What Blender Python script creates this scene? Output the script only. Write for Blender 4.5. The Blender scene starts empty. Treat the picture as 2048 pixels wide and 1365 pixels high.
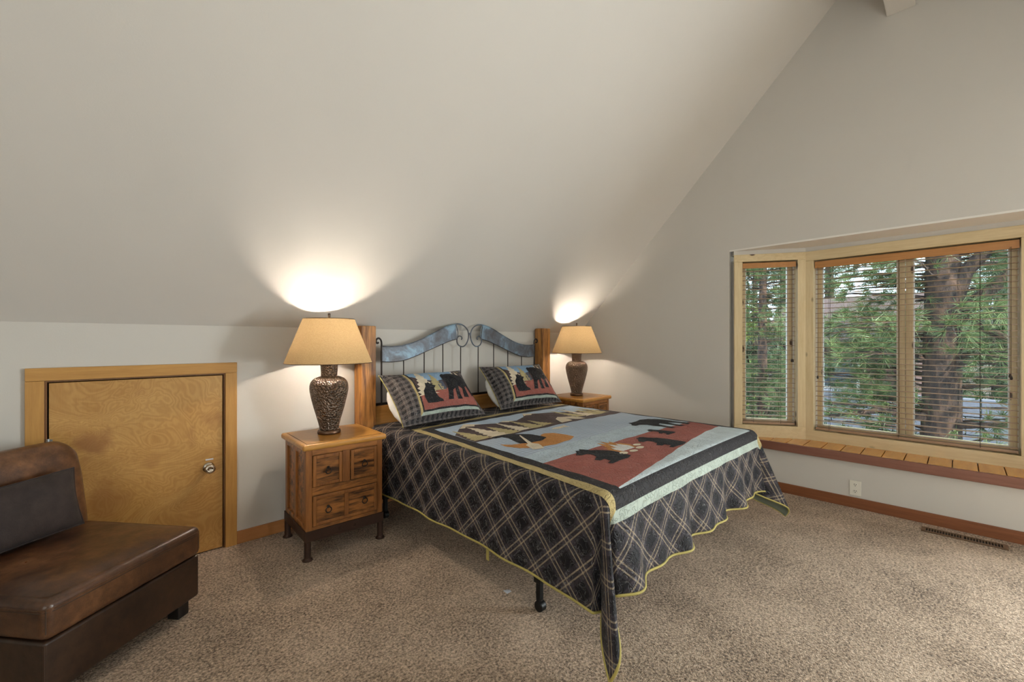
import bpy, bmesh, math, random
import numpy as np
from mathutils import Vector, Matrix
from mathutils.geometry import delaunay_2d_cdt

random.seed(7); rng = np.random.default_rng(7)
S = bpy.context.scene
COL = S.collection
R = math.radians
PI = math.pi

# ------------------------------------------------------------------ camera
cam = bpy.data.cameras.new('camera'); camo = bpy.data.objects.new('camera', cam); COL.objects.link(camo)
cam.sensor_width = 36; cam.lens = 867.3/2048*36; cam.clip_start = .02; cam.clip_end = 300
camo.location = (0, 0, 1.37); camo.rotation_euler = (PI/2, 0, -R(44.126))
S.camera = camo
# ------------------------------------------------------------------ world, sun, exposure
W_ = bpy.data.worlds.new('sky'); S.world = W_; W_.use_nodes = True
bg = W_.node_tree.nodes['Background']; bg.inputs[0].default_value = (.72, .86, 1.0, 1); bg.inputs[1].default_value = 3.6
sun = bpy.data.lights.new('sun', 'SUN'); sun.energy = 12.0; sun.angle = R(1.0); sun.color = (1, .93, .82)
suno = bpy.data.objects.new('sun', sun); COL.objects.link(suno)
suno.rotation_euler = Vector((.40, .75, -.75)).to_track_quat('-Z', 'Y').to_euler()
# added fill light, at a window put into the gable behind the camera
al = bpy.data.lights.new('added_rear_fill', 'AREA'); al.shape = 'RECTANGLE'; al.size = 1.3; al.size_y = 1.15; al.energy = 38; al.color = (1.0, .95, .88)
alo = bpy.data.objects.new('added_rear_fill', al); COL.objects.link(alo)
alo.location = (-2.70, -1.55, 1.38); alo.rotation_euler = Vector((1, 0, 0)).to_track_quat('-Z', 'Y').to_euler()
# fill light at an assumed glazed balcony door right of the bay, outside the picture
al2 = bpy.data.lights.new('assumed_door_fill', 'AREA'); al2.shape = 'RECTANGLE'; al2.size = .86; al2.size_y = 1.80; al2.energy = 185; al2.color = (.97, .98, 1.0)
al2o = bpy.data.objects.new('assumed_door_fill', al2); COL.objects.link(al2o)
al2o.location = (4.66, -1.60, 1.05); al2o.rotation_euler = Vector((-1, 0, 0)).to_track_quat('-Z', 'Y').to_euler()
# sampling portals in the window openings
for nm, lc, dr, sx_, sy_ in (('portal', (4.80, .313, 1.33), (-1, 0, 0), 1.25, 1.58), ('portal', (4.63, 1.27, 1.35), (-.853, -.52, 0), .47, 1.57), ('portal', (4.63, -.64, 1.35), (-.853, .52, 0), .47, 1.57)):
    pl_ = bpy.data.lights.new(nm, 'AREA'); pl_.shape = 'RECTANGLE'; pl_.size = sx_; pl_.size_y = sy_; pl_.cycles.is_portal = True
    po_ = bpy.data.objects.new(nm, pl_); COL.objects.link(po_); po_.location = lc; po_.rotation_euler = Vector(dr).to_track_quat('-Z', 'Y').to_euler()
vs = S.view_settings; vs.view_transform = 'Standard'; vs.look = 'None'; vs.exposure = 0.28; vs.gamma = 1.0; vs.use_curve_mapping = False
S.cycles.use_denoising = True
S.cycles.max_bounces = 5; S.cycles.diffuse_bounces = 4; S.cycles.glossy_bounces = 2; S.cycles.use_adaptive_sampling = True; S.cycles.adaptive_threshold = .06; S.cycles.adaptive_min_samples = 16; S.cycles.transparent_max_bounces = 16
S.cycles.sample_clamp_indirect = 6
LAMP_W = 96.0

# ------------------------------------------------------------------ materials
MATS = {}
class NT:
    def __init__(s, name):
        m = bpy.data.materials.new(name); m.use_nodes = True; s.m = m; s.t = m.node_tree
        s.b = s.t.nodes['Principled BSDF']; MATS[name] = m
    def n(s, typ, **kw):
        x = s.t.nodes.new(typ)
        for k, v in kw.items():
            if k.startswith('i_'):
                key = k[2:]; key = int(key) if key.isdigit() else key.replace('_', ' ')
                x.inputs[key].default_value = v
            else: setattr(x, k, v)
        return x
    def l(s, a, b): s.t.links.new(a, b)
    def coord(s, kind='Object', scale=(1, 1, 1), rot=(0, 0, 0), uv=None):
        if uv:
            c = s.n('ShaderNodeUVMap', uv_map=uv); o = c.outputs[0]
        else:
            c = s.n('ShaderNodeTexCoord'); o = c.outputs[kind]
        mp = s.n('ShaderNodeMapping'); mp.inputs['Scale'].default_value = scale; mp.inputs['Rotation'].default_value = rot
        s.l(o, mp.inputs[0]); return mp.outputs[0]
    def noise(s, co, scale, detail=4, rough=.5, dist=0):
        x = s.n('ShaderNodeTexNoise'); x.inputs['Scale'].default_value = scale; x.inputs['Detail'].default_value = detail
        x.inputs['Roughness'].default_value = rough; x.inputs['Distortion'].default_value = dist
        s.l(co, x.inputs['Vector']); return x.outputs['Fac']
    def voro(s, co, scale, feature='F1'):
        x = s.n('ShaderNodeTexVoronoi', feature=feature); x.inputs['Scale'].default_value = scale; s.l(co, x.inputs['Vector']); return x.outputs['Distance']
    def math(s, op, a, b=None, c=None):
        x = s.n('ShaderNodeMath', operation=op)
        for i, v in enumerate((a, b, c)):
            if v is None: continue
            if hasattr(v, 'is_output'): s.l(v, x.inputs[i])
            else: x.inputs[i].default_value = v
        return x.outputs[0]
    def ramp(s, f, stops):
        x = s.n('ShaderNodeValToRGB'); e = x.color_ramp.elements
        while len(e) > 1: e.remove(e[-1])
        e[0].position = stops[0][0]; e[0].color = (*stops[0][1], 1)
        for p, c in stops[1:]:
            k = e.new(p); k.color = (*c, 1)
        s.l(f, x.inputs[0]); return x.outputs[0]
    def mix(s, f, a, b, mode='MIX'):
        x = s.n('ShaderNodeMix', data_type='RGBA', blend_type=mode)
        for i, v in ((0, f), (6, a), (7, b)):
            if hasattr(v, 'is_output'): s.l(v, x.inputs[i])
            elif isinstance(v, (int, float)): x.inputs[i].default_value = v
            else: x.inputs[i].default_value = (*v, 1)
        return x.outputs[2]
    def bump(s, h, strength=.3, dist=.01, prev=None):
        x = s.n('ShaderNodeBump'); x.inputs['Strength'].default_value = strength; x.inputs['Distance'].default_value = dist
        s.l(h, x.inputs['Height'])
        if prev is not None: s.l(prev, x.inputs['Normal'])
        return x.outputs[0]
    def fin(s, color=None, rough=None, normal=None, **kw):
        B = s.b.inputs
        for k, v in (('Base Color', color), ('Roughness', rough), ('Normal', normal)):
            if v is None: continue
            if hasattr(v, 'is_output'): s.l(v, B[k])
            elif isinstance(v, (int, float)): B[k].default_value = v
            else: B[k].default_value = (*v, 1)
        for k, v in kw.items():
            k = k.replace('_', ' ')
            B[k].default_value = (*v, 1) if isinstance(v, tuple) and len(v) == 3 else v
        return s.m

def plain(name, c, rough=.5, var=.12, nscale=12, bscale=None, bstr=.15, bdist=.003, **kw):
    t = NT(name); co = t.coord()
    f = t.noise(co, nscale, 4)
    lo = tuple(max(0, x*(1-var)) for x in c); hi = tuple(min(1, x*(1+var)) for x in c)
    col = t.ramp(f, [(.3, lo), (.7, hi)])
    nm = t.bump(t.noise(co, bscale, 3), bstr, bdist) if bscale else None
    return t.fin(col, rough, nm, **kw)

def wood(name, c1, c2, axis=0, stretch=14, scale=3, rough=.4, knots=0, knotc=(.08, .03, .01), bstr=.12, band=(.32, .68), **kw):
    t = NT(name); sc = [stretch]*3; sc[axis] = 1.0
    co = t.coord(scale=tuple(sc)); base = t.coord()
    f = t.noise(co, scale, 6, .6, .6)
    g = t.noise(co, scale*6, 3, .5)
    f2 = t.math('ADD', t.math('MULTIPLY', f, .75), t.math('MULTIPLY', g, .25))
    col = t.ramp(f2, [(band[0], c1), (band[1], c2)])
    if knots:
        kk = [knots*2.2]*3; kk[axis] = knots
        d = t.voro(t.coord(scale=tuple(kk)), 1.0)
        col = t.mix(t.ramp(d, [(.075, (1, 1, 1)), (.13, (0, 0, 0))]), col, knotc)
    return t.fin(col, rough, t.bump(f2, bstr, .003), **kw)

def paint(name, c):
    t = NT(name); co = t.coord()
    nm = t.bump(t.noise(co, 160, 3), .12, .002)
    nm = t.bump(t.noise(co, 6, 3), .08, .01, nm)
    col = t.ramp(t.noise(co, 1.3, 3), [(.3, tuple(x*.97 for x in c)), (.7, c)])
    return t.fin(col, .65, nm, Specular_IOR_Level=.25)

paint('wall_paint', (.675, .645, .60)); paint('ceiling_paint', (.705, .675, .635))

paint('bay_lit', (.86, .83, .79))  # bay soffit: light from below put into a brighter paint colour

t = NT('carpet'); co = t.coord()
v1 = t.voro(co, 190); n1 = t.noise(co, 260, 3, .7); n2 = t.noise(co, 2.2, 4, .6); n3 = t.noise(co, 90, 4, .7)
f = t.math('ADD', t.math('MULTIPLY', n3, .66), t.math('ADD', t.math('MULTIPLY', n1, .24), t.math('MULTIPLY', n2, .22)))
col = t.ramp(f, [(.45, (.11, .066, .040)), (.56, (.51, .37, .255)), (.66, (.86, .67, .51))])
nm = t.bump(t.math('ADD', n3, t.math('MULTIPLY', v1, .6)), .9, .012)
t.fin(col, .95, nm, Specular_IOR_Level=.05, Sheen_Weight=.25)

wood('pine_x', (.64, .49, .26), (.79, .65, .41), 0, knots=3); wood('pine_y', (.64, .49, .26), (.79, .65, .41), 1, knots=3); wood('pine_z', (.64, .49, .26), (.79, .65, .41), 2, knots=3)
wood('fir_x', (.48, .235, .058), (.62, .335, .095), 0, stretch=18); wood('fir_z', (.48, .235, .058), (.62, .335, .095), 2, stretch=18, knots=1.4)
wood('jamb', (.16, .07, .025), (.24, .11, .04), 2)
wood('baseboard_x', (.40, .155, .045), (.50, .215, .07), 0, stretch=20, rough=.45); wood('baseboard_y', (.20, .065, .024), (.30, .105, .038), 1, stretch=20, rough=.45)
wood('ledge_wood', (.21, .085, .055), (.29, .125, .085), 1, stretch=20, rough=.4)
wood('plank_wood', (.60, .225, .025), (.78, .35, .05), 0, stretch=8, rough=.22, Coat_Weight=.35, Coat_Roughness=.10)
wood('valance_wood', (.44, .19, .055), (.56, .27, .085), 1, stretch=16, rough=.35)
wood('slat_wood', (.34, .20, .12), (.46, .29, .18), 1, stretch=16, rough=.30, Coat_Weight=.3, Coat_Roughness=.2)
wood('stand_wood_x', (.055, .022, .009), (.46, .18, .045), 0, stretch=7, scale=3.4, rough=.38, band=(.38, .58), Coat_Weight=.2)
wood('stand_wood_z', (.19, .070, .020), (.42, .165, .042), 2, stretch=9, scale=2.6, rough=.38, Coat_Weight=.2)
wood('stand_top', (.46, .20, .040), (.66, .33, .075), 0, stretch=8, scale=3, rough=.30, Coat_Weight=.25)
wood('post_wood', (.13, .048, .016), (.60, .27, .07), 2, stretch=13, scale=2.0, band=(.36, .60), rough=.5, knots=1.2, bstr=.3)
wood('rail_wood', (.36, .15, .035), (.58, .28, .07), 0, stretch=9, scale=2, rough=.5)

t = NT('plywood'); co = t.coord(scale=(1, 1, 1.5))
n = t.noise(co, 2.4, 3, .45, 1.6)
rings = t.math('SINE', t.math('MULTIPLY', n, 150))
fine = t.noise(t.coord(scale=(30, 1, 5)), 6, 3)
f = t.math('ADD', t.math('MULTIPLY', rings, .10), t.math('ADD', t.math('MULTIPLY', n, .7), t.math('MULTIPLY', fine, .25)))
col = t.ramp(f, [(.25, (.47, .235, .062)), (.8, (.68, .40, .135))])
big = t.noise(t.coord(), 3.2, 3, .5, .5)
col = t.mix(t.ramp(big, [(.62, (0, 0, 0)), (.70, (.45, .45, .45))]), col, (.34, .14, .04))
for c_, r_, st in (((-.215, 0, .80), .105, .75), ((-.165, 0, .45), .12, .55), ((.03, 0, .64), .05, .3)):   # darker figure in the veneer
    vm = t.n('ShaderNodeVectorMath', operation='DISTANCE'); vm.inputs[1].default_value = c_
    tc = t.coord(); ns = t.n('ShaderNodeTexNoise'); ns.inputs['Scale'].default_value = 9; t.l(tc, ns.inputs['Vector'])
    ad = t.n('ShaderNodeVectorMath', operation='MULTIPLY_ADD'); ad.inputs[1].default_value = (.16, .0, .16); t.l(ns.outputs['Color'], ad.inputs[0])
    sb = t.n('ShaderNodeVectorMath', operation='SUBTRACT'); sb.inputs[1].default_value = (.08, 0, .08); t.l(tc, sb.inputs[0]); t.l(sb.outputs[0], ad.inputs[2])
    fl_ = t.n('ShaderNodeVectorMath', operation='MULTIPLY'); fl_.inputs[1].default_value = (1, 0, 1.5 if st > .6 else .9); t.l(ad.outputs[0], fl_.inputs[0])
    vm.inputs[1].default_value = (c_[0], 0, c_[2]*(1.5 if st > .6 else .9)); t.l(fl_.outputs[0], vm.inputs[0])
    mk = t.ramp(vm.outputs['Value'], [(r_*.45, (st, st, st)), (r_, (0, 0, 0))])
    col = t.mix(mk, col, (.33, .135, .04))
t.fin(col, .32, t.bump(f, .05, .002), Coat_Weight=.25, Coat_Roughness=.2)

t = NT('leather'); co = t.coord()
f = t.math('ADD', t.math('MULTIPLY', t.noise(co, 3.5, 5, .6), .6), t.math('MULTIPLY', t.noise(co, 22, 5, .7), .4))
col = t.ramp(f, [(.35, (.030, .012, .006)), (.52, (.11, .046, .019)), (.68, (.25, .112, .047))])
nm = t.bump(t.voro(co, 260), .10, .002); nm = t.bump(t.noise(co, 9, 4), .18, .012, nm)
t.fin(col, t.ramp(f, [(.3, (.38, .38, .38)), (.7, (.27, .27, .27))]), nm, Specular_IOR_Level=.6)
t = NT('leather_shaded'); co = t.coord()  # same leather as the seat, the base's shade put into a darker colour
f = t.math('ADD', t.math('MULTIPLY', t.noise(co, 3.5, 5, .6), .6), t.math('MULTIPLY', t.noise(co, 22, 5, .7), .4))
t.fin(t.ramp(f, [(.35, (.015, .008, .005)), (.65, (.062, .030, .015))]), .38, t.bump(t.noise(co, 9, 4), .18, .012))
t = NT('dark_suede'); co = t.coord()
col = t.ramp(t.noise(co, 14, 5, .65), [(.3, (.018, .011, .010)), (.7, (.045, .029, .026))])
t.fin(col, .75, t.bump(t.noise(t.coord(scale=(90, 90, 8)), 2, 3), .25, .004), Sheen_Weight=.06)
plain('dark_foot', (.012, .008, .006), .5)
plain('thread', (.05, .025, .013), .6)

t = NT('hammered_metal'); co = t.coord()
v = t.voro(co, 80)
col = t.ramp(t.noise(co, 10, 3), [(.3, (.17, .125, .095)), (.7, (.25, .19, .15))])
t.fin(col, .30, t.bump(v, 1.0, .012), Metallic=.85)
plain('bronze', (.17, .10, .065), .35, Metallic=.9)
t = NT('shade_linen'); co = t.coord()
n = t.noise(t.coord(scale=(1, 1, 3)), 130, 3, .7)
col = t.ramp(n, [(.3, (.46, .31, .14)), (.7, (.62, .45, .24))])
tr = t.n('ShaderNodeBsdfTranslucent'); t.l(col, tr.inputs[0])
t.fin(col, .8, t.bump(n, .2, .002), Specular_IOR_Level=.1)
mx = t.n('ShaderNodeMixShader'); mx.inputs[0].default_value = .20
t.l(t.b.outputs[0], mx.inputs[1]); t.l(tr.outputs[0], mx.inputs[2]); t.l(mx.outputs[0], t.t.nodes['Material Output'].inputs[0])
plain('shade_lining', (.86, .84, .78), .8)
t = NT('bulb_glow'); t.fin((1, .9, .7), .5, Emission_Color=(1, .78, .5), Emission_Strength=12.0)

t = NT('patina_iron'); co = t.coord()
f = t.noise(co, 7, 6, .65, .5)
col = t.ramp(f, [(.34, (.085, .080, .085)), (.50, (.13, .15, .185)), (.64, (.22, .33, .42))])
t.fin(col, .42, t.bump(t.noise(co, 45, 4), .25, .003), Metallic=.2)
plain('dark_iron', (.045, .034, .030), .5, bscale=60, Metallic=.5)
plain('black_metal', (.012, .011, .011), .45, Metallic=.3)
plain('rust_iron', (.055, .026, .016), .48, bscale=60, Metallic=.35)
plain('satin_nickel', (.62, .56, .48), .25, Metallic=1.0)
plain('hinge_steel', (.50, .53, .54), .35, Metallic=.8)
plain('outlet_plastic', (.84, .81, .72), .4, var=.02); plain('slot_dark', (.03, .028, .025), .6)
plain('vent_brown', (.17, .10, .055), .45, Metallic=.2); plain('vent_dark', (.015, .012, .01), .8)
plain('white_cotton', (.78, .76, .73), .9, bscale=20, bstr=.3, bdist=.01)
plain('mattress_ticking', (.70, .69, .68), .9)
plain('cord_dark', (.035, .025, .02), .7); plain('white_paper', (.75, .76, .8), .8)
plain('vinyl_white', (.78, .76, .72), .45)

# glass pane
t = NT('window_glass'); lw = t.n('ShaderNodeLayerWeight'); lw.inputs[0].default_value = .5
fr_ = t.math('ADD', t.math('MULTIPLY', t.math('POWER', lw.outputs['Facing'], 5.0), .55), .022)
tr = t.n('ShaderNodeBsdfTransparent'); tr.inputs[0].default_value = (.93, .96, .95, 1)
gl = t.n('ShaderNodeBsdfGlossy'); gl.inputs['Roughness'].default_value = .02
mx = t.n('ShaderNodeMixShader'); t.l(fr_, mx.inputs[0]); t.l(tr.outputs[0], mx.inputs[1]); t.l(gl.outputs[0], mx.inputs[2])
t.l(mx.outputs[0], t.t.nodes['Material Output'].inputs[0])

# fabrics of the quilt
def stitched(t, co, scale=27, strength=.9):
    n = t.noise(co, scale, 1.5, .5, 1.2)
    d = t.math('ABSOLUTE', t.math('SUBTRACT', n, .5))
    line = t.ramp(d, [(.0, (1, 1, 1)), (.022, (0, 0, 0))])
    height = t.ramp(d, [(.0, (0, 0, 0)), (.06, (1, 1, 1))])
    nm = t.bump(height, strength, .006)
    nm = t.bump(t.noise(co, 55, 3), .35, .003, nm)
    return line, nm
def stripes(t, x, period, half, off=0.0):
    # 1 inside a stripe of half-width `half` (metres) repeated each `period`
    m = t.math('ABSOLUTE', t.math('SUBTRACT', t.math('MODULO', t.math('ADD', x, 200*period+off), period), period/2))
    return t.math('LESS_THAN', m, half)
def plaid(name, period, base, alt, line_c, w=.0035, gap=.0115, uv='flat', rot=PI/4, line_amt=.8, rough=.66):
    t = NT(name)
    co = t.coord(uv=uv); cr = t.coord(uv=uv, rot=(0, 0, rot))
    sp = t.n('ShaderNodeSeparateXYZ'); t.l(cr, sp.inputs[0])
    acc = None; blk = None
    for a in (0, 1):
        x = sp.outputs[a]
        s1 = stripes(t, x, period, w, gap); s2 = stripes(t, x, period, w, -gap)
        b = stripes(t, x, period, period*.24, period*.5)
        l = t.math('MAXIMUM', s1, s2)
        acc = l if acc is None else t.math('ADD', acc, l)
        blk = b if blk is None else t.math('ADD', blk, b)
    col = t.mix(t.math('MULTIPLY', blk, .5), base, alt)
    weave = t.noise(cr, 300, 2)
    col = t.mix(t.math('MULTIPLY', t.math('MINIMUM', t.math('MULTIPLY', acc, .62), 1.0), line_amt), col, line_c)
    line, nm = stitched(t, co)
    col = t.mix(t.math('MULTIPLY', line, .34), col, (.42, .42, .43))
    t.fin(col, rough, nm, Specular_IOR_Level=.28, Sheen_Weight=.05, Sheen_Roughness=.35)
plaid('quilt_plaid', .137, (.055, .044, .055), (.010, .009, .012), (.50, .40, .27))
plaid('sham_plaid', .046, (.15, .128, .128), (.022, .020, .022), (.20, .17, .15), w=.002, gap=.006, rot=.0, line_amt=.5)
plain('quilt_lining', (.15, .17, .125), .8); plain('quilt_binding', (.46, .38, .11), .7)
def cloth(name, c, scale=27, strength=.7, line=.25, rough=.72):
    t = NT(name); co = t.coord(uv='flat')
    l, nm = stitched(t, co, scale, strength)
    f = t.noise(co, 9, 4)
    col = t.ramp(f, [(.3, tuple(x*.88 for x in c)), (.7, tuple(min(1, x*1.1) for x in c))])
    lc = tuple(min(1, x*.6+.25) for x in c)
    t.fin(t.mix(t.math('MULTIPLY', l, line), col, lc), rough, nm, Specular_IOR_Level=.25, Sheen_Weight=.02)
cloth('cloth_tan', (.52, .41, .19), line=.12); cloth('cloth_dark', (.024, .021, .023), line=.35)
cloth('cloth_sky', (.48, .60, .74), line=.15); cloth('cloth_mist', (.50, .60, .67), line=.15); cloth('cloth_snow', (.60, .69, .72), line=.15)
cloth('cloth_brown', (.092, .062, .062), line=.3); cloth('cloth_cream', (.78, .68, .52), line=.1); cloth('cloth_khaki', (.52, .44, .23), line=.1)
cloth('cloth_orange', (.56, .25, .07), line=.1); cloth('cloth_red', (.36, .115, .09), line=.35); cloth('cloth_bear', (.014, .014, .017), line=.28)
cloth('cloth_white', (.74, .73, .70), line=.1); cloth('cloth_tan_sheen', (.46, .53, .47), line=.1); cloth('cloth_blue', (.30, .46, .66), line=.25); cloth('cloth_slate', (.10, .11, .15), line=.3)  # the mint tone is the tan border with bluish window sheen in its colour
t = NT('cloth_lake'); co = t.coord(uv='flat'); sp = t.n('ShaderNodeSeparateXYZ'); t.l(co, sp.inputs[0])
g = t.math('MAXIMUM', stripes(t, sp.outputs[0], .034, .0016), stripes(t, sp.outputs[1], .034, .0016))
t.fin(t.mix(t.math('MULTIPLY', g, .65), (.45, .54, .65), (.13, .15, .20)), .72, t.bump(t.noise(co, 50, 3), .4, .004))

# outside
t = NT('bark'); co = t.coord(scale=(1, 1, .35)); v = t.voro(co, 16); n = t.noise(co, 24, 5, .7)
f = t.math('ADD', t.math('MULTIPLY', v, .6), t.math('MULTIPLY', n, .5))
t.fin(t.ramp(f, [(.25, (.006, .004, .004)), (.5, (.026, .016, .014)), (.8, (.075, .042, .028))]), .9, t.bump(f, 1.0, .03))
def leaf(name, c1, c2):
    t = NT(name); g = t.n('ShaderNodeObjectInfo'); n = t.noise(t.coord(), 2.4, 3)
    col = t.ramp(n, [(.3, c1), (.7, c2)])
    t.fin(col, .45); tr = t.n('ShaderNodeBsdfTranslucent'); t.l(col, tr.inputs[0])
    mx = t.n('ShaderNodeMixShader'); mx.inputs[0].default_value = .3
    t.l(t.b.outputs[0], mx.inputs[1]); t.l(tr.outputs[0], mx.inputs[2]); t.l(mx.outputs[0], t.t.nodes['Material Output'].inputs[0])
leaf('needles', (.035, .07, .024), (.15, .20, .075)); leaf('needles_far', (.015, .035, .016), (.05, .085, .032)); leaf('leaf_bright', (.10, .17, .02), (.22, .29, .05))
plain('ground_earth', (.05, .04, .03), .95, var=.4, nscale=1.5, bscale=6)
plain('siding_red', (.075, .036, .033), .8); plain('roof_brown', (.06, .04, .04), .9, bscale=20); plain('concrete_pale', (.09, .10, .13), .9); plain('house_window', (.05, .06, .08), .2)

# ------------------------------------------------------------------ mesh helpers
class MB:
    def __init__(s): s.v = []; s.f = []
    def quad(s, *p):
        i = len(s.v); s.v += [tuple(map(float, x)) for x in p]; s.f.append(tuple(range(i, i+len(p)))); return s
    def box(s, lo, hi):
        x0, y0, z0 = lo; x1, y1, z1 = hi; i = len(s.v)
        s.v += [(x0, y0, z0), (x1, y0, z0), (x1, y1, z0), (x0, y1, z0), (x0, y0, z1), (x1, y0, z1), (x1, y1, z1), (x0, y1, z1)]
        s.f += [tuple(i+k for k in q) for q in ((0, 3, 2, 1), (4, 5, 6, 7), (0, 1, 5, 4), (1, 2, 6, 5), (2, 3, 7, 6), (3, 0, 4, 7))]
        return s
    def prism(s, poly, off):
        # poly: 3-D points of a planar polygon, off: extrusion vector
        n = len(poly); i = len(s.v); o = Vector(off)
        s.v += [tuple(p) for p in poly] + [tuple(Vector(p)+o) for p in poly]
        s.f.append(tuple(i+k for k in range(n))); s.f.append(tuple(i+n+k for k in reversed(range(n))))
        for k in range(n): s.f.append((i+k, i+n+k, i+n+(k+1) % n, i+(k+1) % n))
        return s
    def lathe(s, prof, c=(0, 0, 0), seg=40, axis=2):
        i = len(s.v); n = len(prof)
        for k in range(seg):
            a = 2*PI*k/seg
            for r, z in prof:
                p = (r*math.cos(a), r*math.sin(a), z)
                if axis == 1: p = (p[0], -p[2], p[1])
                if axis == 0: p = (p[2], p[0], p[1])
                s.v.append((p[0]+c[0], p[1]+c[1], p[2]+c[2]))
        for k in range(seg):
            for j in range(n-1):
                a = i+k*n+j; b = i+((k+1) % seg)*n+j
                s.f.append((a, b, b+1, a+1))
        return s
    def tube(s, pts, rad, seg=8, closed=False, flat=None):
        P = [Vector(p) for p in pts]; n = len(P); i = len(s.v)
        rs = rad if isinstance(rad, (list, tuple)) else [rad]*n
        up = Vector((0, 0, 1)); N = None
        for k in range(n):
            a = P[(k-1) % n] if (closed or k > 0) else P[k]; b = P[(k+1) % n] if (closed or k < n-1) else P[k]
            T = (b-a).normalized()
            if N is None:
                N = T.orthogonal().normalized()
            else:
                N = (N - T*N.dot(T)); N = N.normalized() if N.length > 1e-6 else T.orthogonal().normalized()
            Bv = T.cross(N)
            for q in range(seg):
                an = 2*PI*q/seg
                s.v.append(tuple(P[k] + (N*math.cos(an)+Bv*math.sin(an))*rs[k]))
        m = n if closed else n-1
        for k in range(m):
            for q in range(seg):
                a = i+k*seg+q; b = i+k*seg+(q+1) % seg; c = i+((k+1) % n)*seg+(q+1) % seg; d = i+((k+1) % n)*seg+q
                s.f.append((a, b, c, d))
        if not closed:
            s.f.append(tuple(i+q for q in reversed(range(seg)))); s.f.append(tuple(i+(n-1)*seg+q for q in range(seg)))
        return s
    def torus(s, c, R_, r, axis='y', seg=20):
        pts = []
        for k in range(seg):
            a = 2*PI*k/seg; u, v = R_*math.cos(a), R_*math.sin(a)
            pts.append({'y': (c[0]+u, c[1], c[2]+v), 'x': (c[0], c[1]+u, c[2]+v), 'z': (c[0]+u, c[1]+v, c[2])}[axis])
        return s.tube(pts, r, 6, True)
    def ball(s, c, r, sx=1, sy=1, sz=1):
        i = len(s.v); A, B = 14, 9
        for j in range(B+1):
            th = PI*j/B
            for k in range(A):
                ph = 2*PI*k/A
                s.v.append((c[0]+r*sx*math.sin(th)*math.cos(ph), c[1]+r*sy*math.sin(th)*math.sin(ph), c[2]+r*sz*math.cos(th)))
        for j in range(B):
            for k in range(A):
                s.f.append((i+j*A+k, i+(j+1)*A+k, i+(j+1)*A+(k+1) % A, i+j*A+(k+1) % A))
        return s

def origin(o):
    v = Vector((0, 0, 0))
    while o is not None: v += o.location; o = o.parent
    return v
def link(name, me, parent=None):
    o = bpy.data.objects.new(name, me); COL.objects.link(o)
    if parent is not None: o.parent = parent
    return o
def obj(name, mb, mat, parent=None, bevel=0, seg=2, smooth=False, local=False, sub=0, fix=True):
    vv = np.array(mb.v, dtype=float)
    if parent is not None and not local: vv = vv - np.array(origin(parent))
    base = None
    if parent is None and not local:      # a thing of one mesh keeps its origin at its base
        base = np.array([(vv[:, 0].min()+vv[:, 0].max())/2, (vv[:, 1].min()+vv[:, 1].max())/2, vv[:, 2].min()]); vv = vv-base
    me = bpy.data.meshes.new(name); me.from_pydata(vv.tolist(), [], mb.f)
    if fix:
        bm = bmesh.new(); bm.from_mesh(me); bmesh.ops.recalc_face_normals(bm, faces=bm.faces); bm.to_mesh(me); bm.free()
    for m in (mat if isinstance(mat, list) else [mat]): me.materials.append(MATS[m])
    if smooth: me.polygons.foreach_set('use_smooth', [True]*len(me.polygons))
    o = link(name, me, parent)
    if base is not None: o.location = base
    if bevel:
        b = o.modifiers.new('bevel', 'BEVEL'); b.width = bevel; b.segments = seg; b.limit_method = 'ANGLE'; b.angle_limit = R(40)
        me.polygons.foreach_set('use_smooth', [True]*len(me.polygons))
        w = o.modifiers.new('wn', 'WEIGHTED_NORMAL'); w.keep_sharp = True
    if sub:
        b = o.modifiers.new('sub', 'SUBSURF'); b.levels = sub; b.render_levels = sub
    return o
def tag(o, label, cat, group=None):
    o['label'] = label; o['category'] = cat
    if group: o['group'] = group
    return o
def thing(name, label, cat, loc=(0, 0, 0), rz=0, group=None):
    o = bpy.data.objects.new(name, None); COL.objects.link(o); o.location = loc; o.rotation_euler = (0, 0, rz); o.empty_display_size = .05
    return tag(o, label, cat, group)
def struct(name, mb=None, mat=None, loc=(0, 0, 0), **kw):
    if mb is None:
        o = bpy.data.objects.new(name, None); COL.objects.link(o); o.location = loc
    else: o = obj(name, mb, mat, **kw)
    o['kind'] = 'structure'; return o
def copy_tree(o, parent=None):
    c = o.copy(); COL.objects.link(c); c.parent = parent
    for ch in [x for x in bpy.data.objects if x.parent is o]: copy_tree(ch, c)
    return c

# ------------------------------------------------------------------ room shell
WX = 4.503; WY = 3.397; KZ = 1.47; RY = .313; TAN = 1.035
XB = -2.60; FY = 2*RY-WY                                   # rear gable, opposite knee wall
RZ = KZ+(WY-RY)*TAN
T = .14
struct('floor', MB().box((XB-T, FY-T, -.12), (WX+T, WY+T, 0)), 'carpet')
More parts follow.
